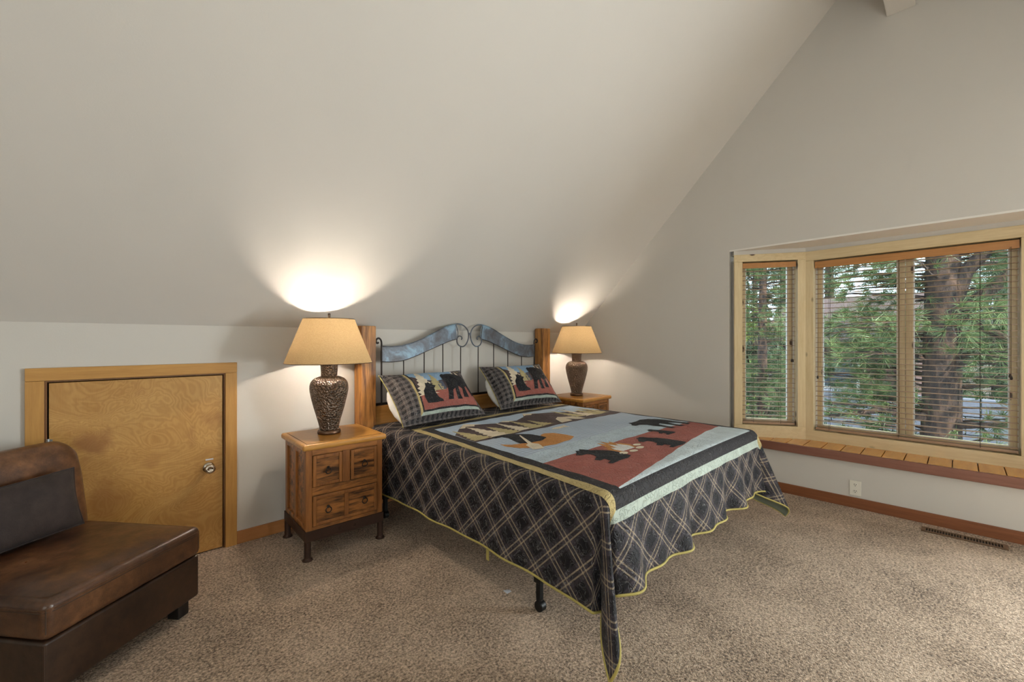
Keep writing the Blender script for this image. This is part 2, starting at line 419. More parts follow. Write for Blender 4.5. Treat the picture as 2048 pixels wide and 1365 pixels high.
# knee wall behind the bed with the opening for the little door
DX0, DX1, DZ = -.180, .637, 1.158
w = MB().box((XB-T, WY, 0), (DX0, WY+T, KZ+.10)).box((DX1, WY, 0), (WX+T, WY+T, KZ+.10)).box((DX0, WY, DZ), (DX1, WY+T, KZ+.10))
struct('wall_back', w, 'wall_paint')
struct('wall_light_block', MB().box((DX0-.3, WY+T+.001, -.1), (DX1+.3, WY+T+.05, DZ+.3)), 'jamb')  # unseen dark backing, added to stop light leaking round the small door
struct('wall_front', MB().box((XB-T, FY-T, 0), (WX+T, FY, KZ+.10)), 'wall_paint')
def slope(name, y0, z0, y1, z1):
    n = Vector((0, -(z1-z0), y1-y0)).normalized()
    if n.z < 0: n = -n
    a, b, c, d = (XB-T, y0, z0), (WX+T, y0, z0), (WX+T, y1, z1), (XB-T, y1, z1)
    struct(name, MB().prism([a, b, c, d], n*.14), 'ceiling_paint')
slope('ceiling', WY, KZ, RY, RZ); slope('ceiling', FY, KZ, RY, RZ)
struct('ceiling_beam', MB().box((XB, .228, 3.925), (WX, .398, RZ-.09)), 'ceiling_paint', bevel=.008)
# gable wall with the bay opening
BO1, BO0, BZ0, BZ1 = 1.572, -.946, .405, 2.247; BZG = 2.262
def gz(y): return KZ+(WY-abs(y-RY)-RY)*TAN
def gable(name, x, d, holes):
    m = MB()
    def pg(p): m.prism([(x, y, z) for y, z in p], (d, 0, 0))
    y = FY
    for y0, y1, z0, z1 in sorted(holes):
        pg([(y, 0), (y0, 0), (y0, gz(y0)), (y, gz(y))])
        if z0 > 0: pg([(y0, 0), (y1, 0), (y1, z0), (y0, z0)])
        pg([(y0, z1), (y1, z1), (y1, gz(y1))]+([(RY, gz(RY))] if y0 < RY < y1 else [])+[(y0, gz(y0))])
        y = y1
    pg([(y, 0), (WY, 0), (WY, gz(WY))]+([(RY, gz(RY))] if y < RY else [])+[(y, gz(y))])
    struct(name, m, 'wall_paint')
gable('wall_right', WX, T, [(BO0, BO1, BZ0, BZG), (-2.09, -1.11, 0, 2.02)])  # second hole: assumed balcony door for the fill light
gable('wall_left', XB, -T, [(-2.22, -.88, .78, 1.98)])  # hole for the added rear window and its fill light
# baseboards
struct('baseboard_back', MB().box((.703, WY-.016, 0), (WX-.016, WY, .085)), 'baseboard_x', bevel=.003)
struct('baseboard_right', MB().box((WX-.016, -1.04, 0), (WX, WY, .085)), 'baseboard_y', bevel=.003)
# glazed balcony door (assumed) and rear window (added) for fill, both out of picture
d2 = struct('door_assumed', loc=(WX, -1.60, 0))
for nm, lo, hi in (('casing_side', (WX-.018, -2.16, 0), (WX, -2.09, 2.09)), ('casing_side', (WX-.018, -1.11, 0), (WX, -1.04, 2.09)), ('casing_head', (WX-.018, -2.0899, 2.02), (WX, -1.1101, 2.09)),
                   ('stile', (WX+.06, -2.089, .01), (WX+.10, -2.03, 2.019)), ('stile', (WX+.06, -1.17, .01), (WX+.10, -1.111, 2.019)), ('rail', (WX+.06, -2.03, .01), (WX+.10, -1.17, .14)), ('rail', (WX+.06, -2.03, 1.96), (WX+.10, -1.17, 2.019))):
    obj(nm, MB().box(lo, hi), 'pine_z', d2, bevel=.003)
obj('glass_pane', MB().box((WX+.078, -2.03, .14), (WX+.083, -1.17, 1.96)), 'window_glass', d2)
w4 = struct('window_added', loc=(XB, -1.55, .78))  # unseen window, added to carry the rear fill light
for nm, lo, hi in (('casing_side', (XB, -2.29, .71), (XB+.018, -2.22, 2.05)), ('casing_side', (XB, -.88, .71), (XB+.018, -.81, 2.05)), ('casing_head', (XB, -2.2199, 1.98), (XB+.018, -.8801, 2.05)), ('casing_sill', (XB, -2.2199, .71), (XB+.018, -.8801, .78))):
    obj(nm, MB().box(lo, hi), 'pine_z', w4, bevel=.003)
obj('glass_pane', MB().box((XB-.06, -2.219, .781), (XB-.055, -.881, 1.979)), 'window_glass', w4)
struct('baseboard_back_corner', MB().box((XB, WY-.016, 0), (-.249, WY, .085)), 'baseboard_x', bevel=.003)
# small door in the knee wall
d = struct('door_1', loc=(.23, WY, 0))
obj('casing_head', MB().box((-.249, WY-.018, DZ), (.703, WY, 1.226)), 'fir_x', d, bevel=.002)
obj('casing_side', MB().box((-.249, WY-.018, 0), (DX0, WY, DZ-.001)), 'fir_z', d, bevel=.002)
obj('casing_side', MB().box((DX1, WY-.018, 0), (.703, WY, DZ-.001)), 'fir_z', d, bevel=.002)
obj('jamb', MB().box((DX0, WY-.004, 0), (DX0+.010, WY+.10, DZ)), 'jamb', d)
obj('jamb', MB().box((DX1-.008, WY-.004, 0), (DX1, WY+.10, DZ)), 'jamb', d)
obj('jamb_head', MB().box((DX0+.010, WY-.004, DZ-.009), (DX1-.008, WY+.10, DZ)), 'jamb', d)
dl = obj('door_leaf', MB().box((DX0+.016, WY+.004, .006), (DX1-.012, WY+.040, DZ-.015)), 'plywood', d, bevel=.002)
kx, kz = .547, .548
prof = [(0, -.004), (.032, -.004), (.033, .004), (.024, .010), (.013, .014), (.012, .030), (.018, .036), (.028, .046), (.030, .058), (.026, .066), (.012, .070), (.011, .067), (0, .067)]
kn = obj('door_knob', MB().lathe(prof, (kx, WY+.004, kz), 28, axis=1), 'satin_nickel', dl, smooth=True); kn['label'] = 'round satin nickel door knob'
obj('tape_mark', MB().box((kx-.016, WY+.0015, kz+.046), (kx+.026, WY+.0045, kz+.055)), 'white_paper', dl)
hg = obj('hinge', MB().tube([(DX0+.012, WY-.002, .755), (DX0+.012, WY-.002, .845)], .008, 12).box((DX0+.004, WY-.0045, .760), (DX0+.030, WY+.0045, .840)), 'hinge_steel', d, smooth=False)
for k in range(4): obj('hinge_joint', MB().torus((DX0+.012, WY-.002, .771+k*.019), .0082, .0012, 'z', 12), 'slot_dark', hg)

# ------------------------------------------------------------------ bay window
BX = 4.823; C1 = Vector((BX, 1.006, 0)); E1 = Vector((WX, 1.530, 0))
C0 = Vector((BX, -.380, 0)); E0 = Vector((WX, -.904, 0))
FRONT = WX-.03
soff = [(WX+.0005, BO1, BZ1), (WX+.0005, BO0, BZ1), (WX+.02, BO0, BZ1), (BX+.14, -.45, BZ1), (BX+.14, 1.08, BZ1), (WX+.02, BO1, BZ1)]
struct('ceiling_bay', MB().prism(soff, (0, 0, .12)), 'bay_lit')
low = [(WX+.02, BO1, .30), (WX+.02, BO0, .30), (BX+.14, -.46, .30), (BX+.14, 1.09, .30)]
struct('floor_bay', MB().prism(low, (0, 0, .105)), 'ledge_wood')
# window seat ledge: front board and the glossy planks laid across it
lg = struct('trim_1', loc=(FRONT, .31, .37))
obj('front_board', MB().box((FRONT-.004, BO0-.03, .375), (FRONT+.022, BO1+.03, .449)), 'ledge_wood', lg, bevel=.005)
yy = 1.535; k = 0
PITCH = .1322
def bay_x(y):      # inner face of the panels
    if y > C1.y: return C1.x+(E1.x-C1.x)*(y-C1.y)/(E1.y-C1.y)
    if y < C0.y: return C0.x+(E0.x-C0.x)*(y-C0.y)/(E0.y-C0.y)
    return BX
ys = [.4315+PITCH*n for n in range(-11, 10)]
for a, b in zip(ys[:-1], ys[1:]):
    a = max(a, BO0+.02); b = min(b, BO1-.02)
    if b-a < .02: continue
    a += .0022; b -= .0022
    fa, fb = max(bay_x(a)-.004, FRONT+.03), max(bay_x(b)-.004, FRONT+.03)
    obj('plank', MB().prism([(FRONT+.0225, a, .424), (fa, a, .424), (fb, b, .424), (FRONT+.0225, b, .424)], (0, 0, .0235)), 'plank_wood', lg, bevel=.004)
struct('trim_2', MB().prism([(FRONT+.0225, BO1-.02, .406), (FRONT+.0225, BO0+.02, .406), (BX-.004, -.38, .406), (BX-.004, 1.006, .406)], (0, 0, .0165)), 'jamb')

def panel(name, P0, P1, s_open, z_open, z_case, casing_w, n_div, lbl_blind, slat_range, cords, val):
    """a window unit along P0->P1 (left end to right end seen from the room)"""
    root = struct(name, loc=((P0+P1)/2).to_tuple())
    L = (P1-P0).length; ex = (P1-P0)/L; out = Vector((ex.y, -ex.x, 0))
    if out.x < 0: out = -out
    def B(s0, s1, o0, o1, z0, z1, mb=None):
        mb = mb or MB()
        q = [P0+ex*s0+out*o0, P0+ex*s1+out*o0, P0+ex*s1+out*o1, P0+ex*s0+out*o1]
        return mb.prism([(p.x, p.y, z0) for p in q], (0, 0, z1-z0))
    s0, s1 = s_open; z0, z1 = z_open; cz0, cz1 = z_case
    ax = '_y'
    obj('header', B(0, L, .0, .14, cz1, BZ1), 'wall_paint', root)
    obj('casing_head', B(0, L, -.012, .012, z1, cz1), 'pine'+ax, root, bevel=.002)
    obj('casing_sill', B(0, L, -.012, .012, cz0, z0), 'pine'+ax, root, bevel=.002)
    obj('casing_side', B(0, s0, -.0118, .012, z0+.0005, z1-.0005), 'pine_z', root, bevel=.002)
    obj('casing_side', B(s1, L, -.0118, .012, z0+.0005, z1-.0005), 'pine_z', root, bevel=.002)
    # jamb boards of the deep recess
    obj('jamb', B(s0-.018, s0, .012, .135, z0-.02, z1+.02), 'pine_z', root); obj('jamb', B(s1, s1+.018, .012, .135, z0-.02, z1+.02), 'pine_z', root)
    obj('jamb_head', B(s0-.018, s1+.018, .0121, .135, z1, z1+.02), 'pine'+ax, root); obj('jamb_sill', B(s0-.018, s1+.018, .0121, .135, z0-.02, z0), 'pine'+ax, root)
    obj('apron_wall', B(0, L, .012, .14, .30, z0-.021), 'wall_paint', root)
    obj('side_wall', B(0, s0-.019, .012, .14, z0-.02, z1+.02), 'wall_paint', root); obj('side_wall', B(s1+.019, L, .012, .14, z0-.02, z1+.02), 'wall_paint', root)
    # sashes with panes
    w = (s1-s0)/n_div
    for i in range(n_div):
        a, b = s0+w*i+.002, s0+w*(i+1)-.002; st = .046
        sash = obj('sash', B(a, a+st, .088, .128, z0+.004, z1-.004), 'pine_z', root, bevel=.003)
        obj('stile', B(b-st, b, .088, .128, z0+.004, z1-.004), 'pine_z', sash, bevel=.003)
        obj('rail', B(a+st, b-st, .0885, .1275, z0+.004, z0+.004+st), 'pine'+ax, sash, bevel=.003)
        obj('rail', B(a+st, b-st, .0885, .1275, z1-.004-st, z1-.004), 'pine'+ax, sash, bevel=.003)
        obj('glazing_bead', B(a+st, a+st+.009, .096, .118, z0+.05, z1-.05), 'vinyl_white', sash); obj('glazing_bead', B(b-st-.009, b-st, .096, .118, z0+.05, z1-.05), 'vinyl_white', sash)
        obj('glass_pane', B(a+st+.009, b-st-.009, .105, .109, z0+.0505, z1-.0505), 'window_glass', sash)
    obj('stop', B(s0, s0+.012, .078, .0875, z0, z1), 'vinyl_white', root); obj('stop', B(s1-.012, s1, .078, .0875, z0, z1), 'vinyl_white', root)
    # the blind hanging in the recess
    mid = P0+ex*((s0+s1)/2)+out*.045
    bl = thing('window_blind', lbl_blind, 'blind', (mid.x, mid.y, z0), 0, 'wooden blinds in the bay')
    g = .006
    obj('valance', B(s0+g, s1-g, .008, .020, z1-.012-val, z1-.012), 'valance_wood', bl, bevel=.002)
    obj('head_rail', B(s0+g, s1-g, .022, .068, z1-.05, z1-.012), 'slat_wood', bl)
    top, bot, n = slat_range
    tilt = R(4)
    half = Vector((.0245*math.cos(tilt), 0, .0245*math.sin(tilt)))
    me0 = None
    for i in range(n):
        z = top+(bot-top)*i/(n-1)
        ctr = P0+ex*((s0+s1)/2)+out*.045
        if me0 is None:
            o = obj('slat', B(s0+g+.004, s1-g-.004, .0205, .0695, z-.0019, z+.0019), 'slat_wood', bl); me0 = o.data; z00 = z
        else:
            o = bpy.data.objects.new('slat', me0); COL.objects.link(o); o.parent = bl; o.location.z = z-z00
    obj('bottom_rail', B(s0+g+.004, s1-g-.004, .0225, .0685, z0+.008, z0+.030), 'slat_wood', bl, bevel=.003)
    for c in cords:
        s = s0+(s1-s0)*c
        for o_ in (.0185, .0715):
            p = P0+ex*s+out*o_
            obj('ladder_cord', MB().tube([(p.x, p.y, z0+.02), (p.x, p.y, z1-.05)], .0014, 5), 'cord_dark', bl)
    return root, B, bl, s0, s1
def tassel(bl, B, s, z, zt):
    o = B(s, s+.0001, .004, .0041, z, z+.0001); x, y = o.v[0][0], o.v[0][1]
    tz = obj('pull_cord', MB().tube([(x, y, z+.03), (x, y, zt)], .0011, 5), 'cord_dark', bl)
    obj('tassel', MB().lathe([(0, 0), (.006, .001), (.0085, .010), (.006, .022), (.003, .030), (0, .031)], (x, y, z), 10), 'dark_iron', tz, smooth=True)
# main panel, seen left end = high Y
r1, B1, bl1, a1, b1 = panel('window_1', C1.copy(), C0.copy(), (.065, 1.318), (.538, 2.120), (.440, 2.207), .065, 2,
      'wide wooden blind in the main bay window, in front of the thick pine trunk', (2.035, .585, 33), (.09, .47, .84), .062)
tassel(bl1, B1, a1+.030, 1.02, 2.06); tassel(bl1, B1, b1-.052, 1.10, 2.06); tassel(bl1, B1, b1-.046, 1.085, 2.06)
r2, B2, bl2, a2, b2 = panel('window_2', E1.copy(), C1.copy(), (.073, .545), (.560, 2.138), (.440, 2.207), .065, 1,
      'narrow wooden blind in the angled side window nearest the bed', (2.050, .605, 33), (.22, .72), .050)
tassel(bl2, B2, a2+.045, 1.20, 2.07); tassel(bl2, B2, a2+.055, 1.16, 2.07); tassel(bl2, B2, b2-.045, 1.17, 2.07); tassel(bl2, B2, b2-.035, 1.17, 2.07)
r3, B3, bl3, a3, b3 = panel('window_3', C0.copy(), E0.copy(), (.070, .541), (.560, 2.138), (.440, 2.207), .065, 1,
      'narrow wooden blind in the far angled side window at the frame edge', (2.050, .605, 33), (.22, .72), .050)

# ------------------------------------------------------------------ outlet and floor register
o = thing('wall_outlet', 'ivory duplex outlet low on the wall below the window ledge', 'outlet', (WX, .593, .10))
obj('cover_plate', MB().box((WX-.006, .5555, .102), (WX, .6305, .221)), 'outlet_plastic', o, bevel=.002)
for z in (.1355, .1885):
    rc = obj('receptacle', MB().lathe([(0, -.0085), (.0155, -.0085), (.0165, -.0070), (.0165, -.004), (0, -.004)], (WX, .593, z), 20, axis=0), 'outlet_plastic', o)
    for dy in (-.006, .006): obj('slot', MB().box((WX-.0092, .593+dy-.0017, z+.000), (WX-.0082, .593+dy+.0017, z+.010)), 'slot_dark', rc)
    obj('ground_hole', MB().ball((WX-.0086, .593, z-.007), .0030), 'slot_dark', rc)
v = thing('floor_register', 'brown metal floor vent set in the carpet by the baseboard', 'vent', (4.338, -.017, 0))
vx0, vx1, vy0, vy1 = 4.292, 4.384, -.226, .192
obj('frame', MB().box((vx0, vy0, .001), (vx0+.014, vy1, .009)).box((vx1-.014, vy0, .001), (vx1, vy1, .009)).box((vx0+.014, vy0, .001), (vx1-.014, vy0+.024, .009)).box((vx0+.014, vy1-.024, .001), (vx1-.014, vy1, .009)).box((vx0+.014, -.024, .001), (vx1-.014, -.010, .009)), 'vent_brown', v, bevel=.0015)
obj('duct_opening', MB().box((vx0+.012, vy0+.02, .0005), (vx1-.012, vy1-.02, .0022)), 'vent_dark', v)
lv = None
for side in (0, 1):
    for k in range(12):
        yv = (vy0+.031+k*.0142) if side == 0 else (-.003+k*.0142)
        if lv is None:
            ob = obj('louver', MB().box((vx0+.014, yv, .0024), (vx1-.014, yv+.0048, .0085)), 'vent_brown', v); lv = ob.data; y00 = yv
        else:
            ob = bpy.data.objects.new('louver', lv); COL.objects.link(ob); ob.parent = v; ob.location.y = yv-y00

# ------------------------------------------------------------------ nightstands (local: front is -Y, origin under the centre)
def nightstand(label, loc, rz, zs=1.0):
    n = thing('nightstand', label, 'nightstand', loc, rz, 'nightstands beside the bed'); n.scale = (1, 1, zs)
    K = dict(parent=n, local=True)
    hw, hd = .25, .232
    obj('top', MB().box((-.2735, -.2575, .687), (.2735, .2575, .725)), 'stand_top', bevel=.014, seg=3, **K)
    ins = obj('top_inlay', MB().box((-.240, -.2240, .7252), (.240, .2240, .7262)), 'stand_top', **K)
    obj('inlay_line', MB().box((-.243, -.2275, .7250), (.243, -.2255, .7256)).box((-.243, .2255, .7250), (.243, .2275, .7256)).box((-.243, -.2255, .7250), (-.241, .2255, .7256)).box((.241, -.2255, .7250), (.243, .2255, .7256)), 'slot_dark', ins, local=True)
    b = obj('body', MB().box((-hw+.012, -hd+.012, .180), (hw-.012, hd, .687)), 'stand_wood_x', **K)
    # face frame
    def F(nm, x0, x1, z0, z1, m): return obj(nm, MB().box((x0, -hd, z0), (x1, -hd+.013, z1)), m, bevel=.002, **K)
    F('stile', -hw, -.213, .180, .687, 'stand_wood_z'); F('stile', .213, hw, .180, .687, 'stand_wood_z')
    F('rail', -.213, .213, .652, .687, 'stand_wood_x'); F('rail', -.213, .213, .397, .449, 'stand_wood_x'); F('rail', -.213, .213, .180, .204, 'stand_wood_x')
    F('divider', -.024, .025, .449, .652, 'stand_wood_z')
    # side frames with two sunk panels each
    for sx in (-1, 1):
        x0, x1 = sorted((sx*hw, sx*(hw-.013)))
        for y0, y1 in ((-hd+.013, -hd+.050), (hd-.045, hd), (-.014, .022)):
            obj('side_stile', MB().box((x0, y0, .180), (x1, y1, .687)), 'stand_wood_z', bevel=.002, **K)
        for z0, z1 in ((.180, .215), (.650, .687)):
            for y0, y1 in ((-hd+.050, -.014), (.022, hd-.045)): obj('side_rail', MB().box((x0, y0, z0), (x1, y1, z1)), 'stand_wood_x', bevel=.002, **K)
    # drawers: a board with a raised rim, ring pulls
    def drawer(x0, x1, z0, z1, pulls, split):
        dr = obj('drawer', MB().box((x0, -hd-.001, z0), (x1, -hd+.012, z1)), 'stand_wood_x', bevel=.002, **K)
        r = .020
        m = MB().box((x0, -hd-.009, z0), (x0+r, -hd-.001, z1)).box((x1-r, -hd-.009, z0), (x1, -hd-.001, z1)).box((x0+r, -hd-.009, z1-r), (x1-r, -hd-.001, z1)).box((x0+r, -hd-.009, z0), (x1-r, -hd-.001, z0+r))
        obj('drawer_rim', m, 'stand_wood_z', dr, bevel=.003, local=True)
        if split: obj('drawer_mullion', MB().box((-.014, -hd-.009, z0+r), (.014, -hd-.001, z1-r)), 'stand_wood_z', dr, bevel=.003, local=True)
        for px, pz in pulls:
            p = MB().ball((px, -hd-.010, pz+.014), .010, 1, .7, 1).ball((px, -hd-.018, pz+.016), .006).torus((px, -hd-.016, pz-.006), .0175, .0034, 'y', 18)
            obj('ring_pull', p, 'dark_iron', dr, smooth=True, local=True)
    drawer(-.209, -.028, .453, .648, [(-.118, .548)], False)
    drawer(.029, .209, .453, .648, [(.119, .548)], False)
    drawer(-.209, .209, .208, .393, [(-.118, .300), (.119, .300)], True)
    # iron stand
    A = .256, .240
    for nm, lo, hi in (('apron', (-A[0], -A[1], .118), (A[0], -A[1]+.010, .182)), ('apron', (-A[0], A[1]-.010, .118), (A[0], A[1], .182)),
                       ('apron', (-A[0], -A[1]+.0101, .118), (-A[0]+.010, A[1]-.0101, .182)), ('apron', (A[0]-.010, -A[1]+.0101, .118), (A[0], A[1]-.0101, .182))):
        ap = obj(nm, MB().box(lo, hi), 'rust_iron', bevel=.002, **K)
    obj('apron_lip', MB().box((-.21, -A[1]-.005, .116), (.21, -A[1], .124)), 'rust_iron', bevel=.0015, **K)
    for cx in (-.045, .055):
        obj('rosette', MB().torus((cx, -A[1]-.002, .150), .010, .0025, 'y', 14), 'rust_iron', smooth=True, **K)
    for sx in (-1, 1):
        for sy in (-1, 1):
            x, y = sx*(A[0]-.018), sy*(A[1]-.018)
            obj('leg', MB().lathe([(0, 0), (.031, 0), (.031, .006), (.024, .012), (.0195, .020), (.0195, .117), (0, .117)], (x, y, 0), 18), 'rust_iron', smooth=False, bevel=.001, **K)
    return n
def rot2(x, y, a): return x*math.cos(a)-y*math.sin(a), x*math.sin(a)+y*math.cos(a)
a_ = R(-2.5); ox, oy = rot2(.2735, .2575, a_)
nightstand('three-drawer wooden nightstand on iron legs, left of the bed and beside the small door', (.930+ox, 2.795+oy, 0), a_)
nightstand('wooden nightstand right of the bed, mostly hidden behind the quilt', (4.060, 3.062, 0), 0, 1.02)

# ------------------------------------------------------------------ lamps (local origin at the foot)
def lamp(label, loc):
    n = thing('table_lamp', label, 'lamp', loc, 0, 'table lamps on the nightstands')
    K = dict(parent=n, local=True)
    def sp(P, k=6):
        out = []
        for i in range(len(P)-1):
            p0 = P[max(i-1, 0)]; p1, p2 = P[i], P[i+1]; p3 = P[min(i+2, len(P)-1)]
            for j in range(k):
                u = j/k
                out.append(tuple(.5*((2*p1[q])+(-p0[q]+p2[q])*u+(2*p0[q]-5*p1[q]+4*p2[q]-p3[q])*u*u+(-p0[q]+3*p1[q]-3*p2[q]+p3[q])*u**3) for q in (0, 1)))
        return out+[P[-1]]
    obj('base_ring', MB().lathe([(0, 0), (.072, 0), (.076, .006), (.076, .016), (.072, .027), (.063, .031), (0, .031)], seg=48), 'bronze', smooth=True, **K)
    body = sp([(.062, .031), (.066, .06), (.082, .12), (.104, .20), (.120, .27), (.1265, .315), (.121, .352), (.103, .378), (.078, .392), (.057, .398)])
    obj('body', MB().lathe(body, seg=64), 'hammered_metal', smooth=True, **K)
    obj('neck', MB().lathe([(.053, .396), (.053, .412), (.056, .470), (.061, .482), (.061, .488), (.03, .492), (0, .492)], seg=48), 'hammered_metal', smooth=True, **K)
    obj('socket', MB().lathe([(0, .49), (.016, .49), (.016, .500), (.011, .503), (.011, .520), (.018, .524), (.018, .575), (0, .575)], seg=20), 'bronze', smooth=True, **K)
    Rb, Rt, zb, zt = .285, .168, .492, .797
    pr = [(Rb, zb), (Rt, zt), (Rt-.002, zt), (Rb-.002, zb), (Rb, zb)]
    sh = obj('lamp_shade', MB().lathe([(Rb+(Rt-Rb)*k/8, zb+(zt-zb)*k/8) for k in range(9)], seg=72), 'shade_linen', smooth=True, **K)
    obj('shade_trim', MB().torus((0, 0, zb), Rb, .0022, 'z', 72), 'bronze', sh, local=True); obj('shade_trim', MB().torus((0, 0, zt), Rt, .0022, 'z', 60), 'bronze', sh, local=True)
    hp = []
    for k in range(25):
        a = PI*k/24; hp.append((.055*math.cos(a)*(1 if True else 0), 0, .575+.225*math.sin(a)**.8))
    hr = obj('harp', MB().tube(hp, .0022, 6), 'bronze', smooth=True, **K)
    for k in range(3):
        a = 2*PI*k/3+.4; obj('spider_arm', MB().tube([(0, 0, .800), (Rt*math.cos(a), Rt*math.sin(a), .796)], .0016, 6), 'bronze', hr, local=True)
    obj('finial', MB().lathe([(0, .800), (.006, .800), (.006, .806), (.0085, .810), (.0095, .836), (0, .838)], seg=16), 'hammered_metal', smooth=True, **K)
    obj('bulb', MB().lathe([(0, .576), (.012, .578), (.015, .59), (.026, .615), (.029, .635), (.022, .655), (0, .663)], seg=20), 'bulb_glow', smooth=True, **K)
    L = bpy.data.lights.new('lamp_light', 'POINT'); L.energy = LAMP_W; L.color = (1, .87, .72); L.shadow_soft_size = .032
    lo = bpy.data.objects.new('lamp_light', L); COL.objects.link(lo); lo.parent = n; lo.location = (0, 0, .630)
    return n
lamp('hammered bronze table lamp with linen shade, lit, on the nightstand beside the small door', (1.193, 3.065, .7263))
lamp('hammered bronze table lamp with linen shade, lit, in the corner by the window wall', (4.035, 3.085, .741))

# ------------------------------------------------------------------ bed: headboard and frame
HX = 2.636; HY = 3.31
bed = thing('bed', 'bed with wooden post headboard and scrolled iron bands, black metal frame on casters', 'bed', (HX, 2.2, 0))
obj('post', MB().box((1.512, 3.250, 0), (1.637, 3.375, 1.490)), 'post_wood', bed, bevel=.006)
obj('post', MB().box((3.633, 3.250, 0), (3.760, 3.375, 1.512)), 'post_wood', bed, bevel=.006)
obj('lower_rail', MB().box((1.637, 3.275, .66), (3.633, 3.350, .842)), 'rail_wood', bed, bevel=.01)
def curve(P, k=8):
    out = []
    for i in range(len(P)-1):
        p0 = P[max(i-1, 0)]; p1, p2 = P[i], P[i+1]; p3 = P[min(i+2, len(P)-1)]
        for j in range(k):
            u = j/k
            out.append(tuple(.5*((2*p1[q])+(-p0[q]+p2[q])*u+(2*p0[q]-5*p1[q]+4*p2[q]-p3[q])*u*u+(-p0[q]+3*p1[q]-3*p2[q]+p3[q])*u**3) for q in range(len(p1))))
    return out+[P[-1]]
top = curve([(-.918, 1.326), (-.84, 1.322), (-.76, 1.326), (-.68, 1.340), (-.60, 1.362), (-.51, 1.398), (-.431, 1.433), (-.319, 1.484), (-.235, 1.514), (-.170, 1.528)], 5)
bot = curve([(-.918, 1.200), (-.84, 1.195), (-.76, 1.199), (-.70, 1.208), (-.62, 1.232), (-.54, 1.260), (-.431, 1.300), (-.319, 1.341), (-.235, 1.370), (-.148, 1.390)], 5)
def sgn(P, s): return [(HX+s*x, HY, z) for x, z in P]
for s in (-1, 1):
    q = -s     # data above are for the left half (negative x)
    tp = [(HX+q*x*1.0, z) for x, z in top]; bt = [(HX+q*x, z) for x, z in bot]
    m = MB()
    NB = len(tp)
    for y in (HY-.0025, HY+.0025):
        for k in range(NB): m.v.append((tp[k][0], y, tp[k][1])); m.v.append((bt[k][0], y, bt[k][1]))
    o2 = 2*NB
    for k in range(NB-1):
        a = 2*k
        m.f += [(a, a+1, a+3, a+2), (o2+a, o2+a+2, o2+a+3, o2+a+1), (a, a+2, o2+a+2, o2+a), (a+1, o2+a+1, o2+a+3, a+3)]
    m.f += [(0, o2, o2+1, 1), (2*NB-2, 2*NB-1, o2+2*NB-1, o2+2*NB-2)]
    band = obj('iron_band', m, 'patina_iron', bed)
    band['label'] = 'bluish grey patinated iron band'
    edge = [(HX+q*x, HY, z) for x, z in top]
    # scroll at the middle: from the band tip up, round and inwards
    sc = [(-.170, 1.528), (-.135, 1.531), (-.095, 1.526), (-.055, 1.507), (-.024, 1.474), (-.012, 1.432), (-.018, 1.385), (-.040, 1.343), (-.072, 1.319), (-.105, 1.318), (-.135, 1.334), (-.152, 1.364), (-.147, 1.397), (-.128, 1.416), (-.104, 1.414), (-.092, 1.397), (-.100, 1.384)]
    pts = [(HX+q*x, HY, z) for x, z in curve(sc, 5)]
    n = len(pts)
    obj('scroll', MB().tube(edge[::3]+pts, .0062, 8), 'patina_iron', bed, smooth=True)
    obj('band_rim', MB().tube([(HX+q*x, HY, z) for x, z in bot], .0042, 6), 'dark_iron', bed, smooth=True)
    tipc = curve([(-.170, 1.528), (-.150, 1.495), (-.141, 1.455), (-.142, 1.420), (-.148, 1.390)], 5)
    obj('band_end', MB().tube([(HX+q*x, HY, z) for x, z in tipc], .0040, 6), 'patina_iron', bed, smooth=True)
    hook = [(-.922, .70), (-.922, 1.10), (-.922, 1.30), (-.921, 1.345), (-.926, 1.375), (-.942, 1.392), (-.960, 1.388), (-.970, 1.372), (-.966, 1.357), (-.955, 1.352), (-.948, 1.360)]
    obj('side_rod', MB().tube([(HX+q*x, HY, z) for x, z in curve(hook, 4)], .0075, 8), 'dark_iron', bed, smooth=True)
    for x in (-.718, -.513, -.313, -.108):
        z = np.interp(x, [p[0] for p in bot], [p[1] for p in bot]) if x < -.15 else 1.319
        obj('spindle', MB().tube([(HX+q*x, HY, .70), (HX+q*x, HY, z)], .0048, 8), 'dark_iron', bed, smooth=True)
obj('scroll_clip', MB().box((HX-.014, HY-.009, 1.425), (HX+.014, HY+.009, 1.450)), 'patina_iron', bed, bevel=.002)
obj('cross_bar', MB().box((1.637, HY-.008, .842), (3.633, HY+.008, .862)), 'dark_iron', bed)
X0, X1, Y0, Y1, ZT = 1.580, 3.615, 1.050, 3.215, .700
for x in (X0+.045, X1-.075):
    obj('side_rail', MB().box((x, 1.44, .205), (x+.030, 3.249, .238)), 'black_metal', bed)
obj('cross_rail', MB().box((X0+.075, 1.484, .206), (X1-.075, 1.514, .236)), 'black_metal', bed); obj('cross_rail', MB().box((X0+.075, 3.08, .206), (X1-.075, 3.11, .236)), 'black_metal', bed)
for x in (X0+.055, X1-.055):
    for y in (1.484, 3.095):
        lg_ = obj('leg', MB().box((x-.014, y-.014, .055), (x+.014, y+.014, .2045)).box((x-.022, y-.022, .145), (x+.022, y+.022, .2045)), 'black_metal', bed, bevel=.003)
        obj('caster', MB().lathe([(0, -.019), (.024, -.019), (.0275, -.015), (.0275, .015), (.024, .019), (0, .019)], (x, y-.005, .0275), 20, axis=0), 'black_metal', lg_, smooth=False, bevel=.002)
        obj('caster_fork', MB().tube([(x, y, .054), (x, y, .068)], .018, 12), 'black_metal', lg_)
tag(obj('box_spring', MB().box((X0+.06, Y0+.06, .239), (X1-.06, 3.225, .440)), 'mattress_ticking', bevel=.02, seg=3), 'pale box spring under the mattress, barely seen below the quilt hem', 'box spring')
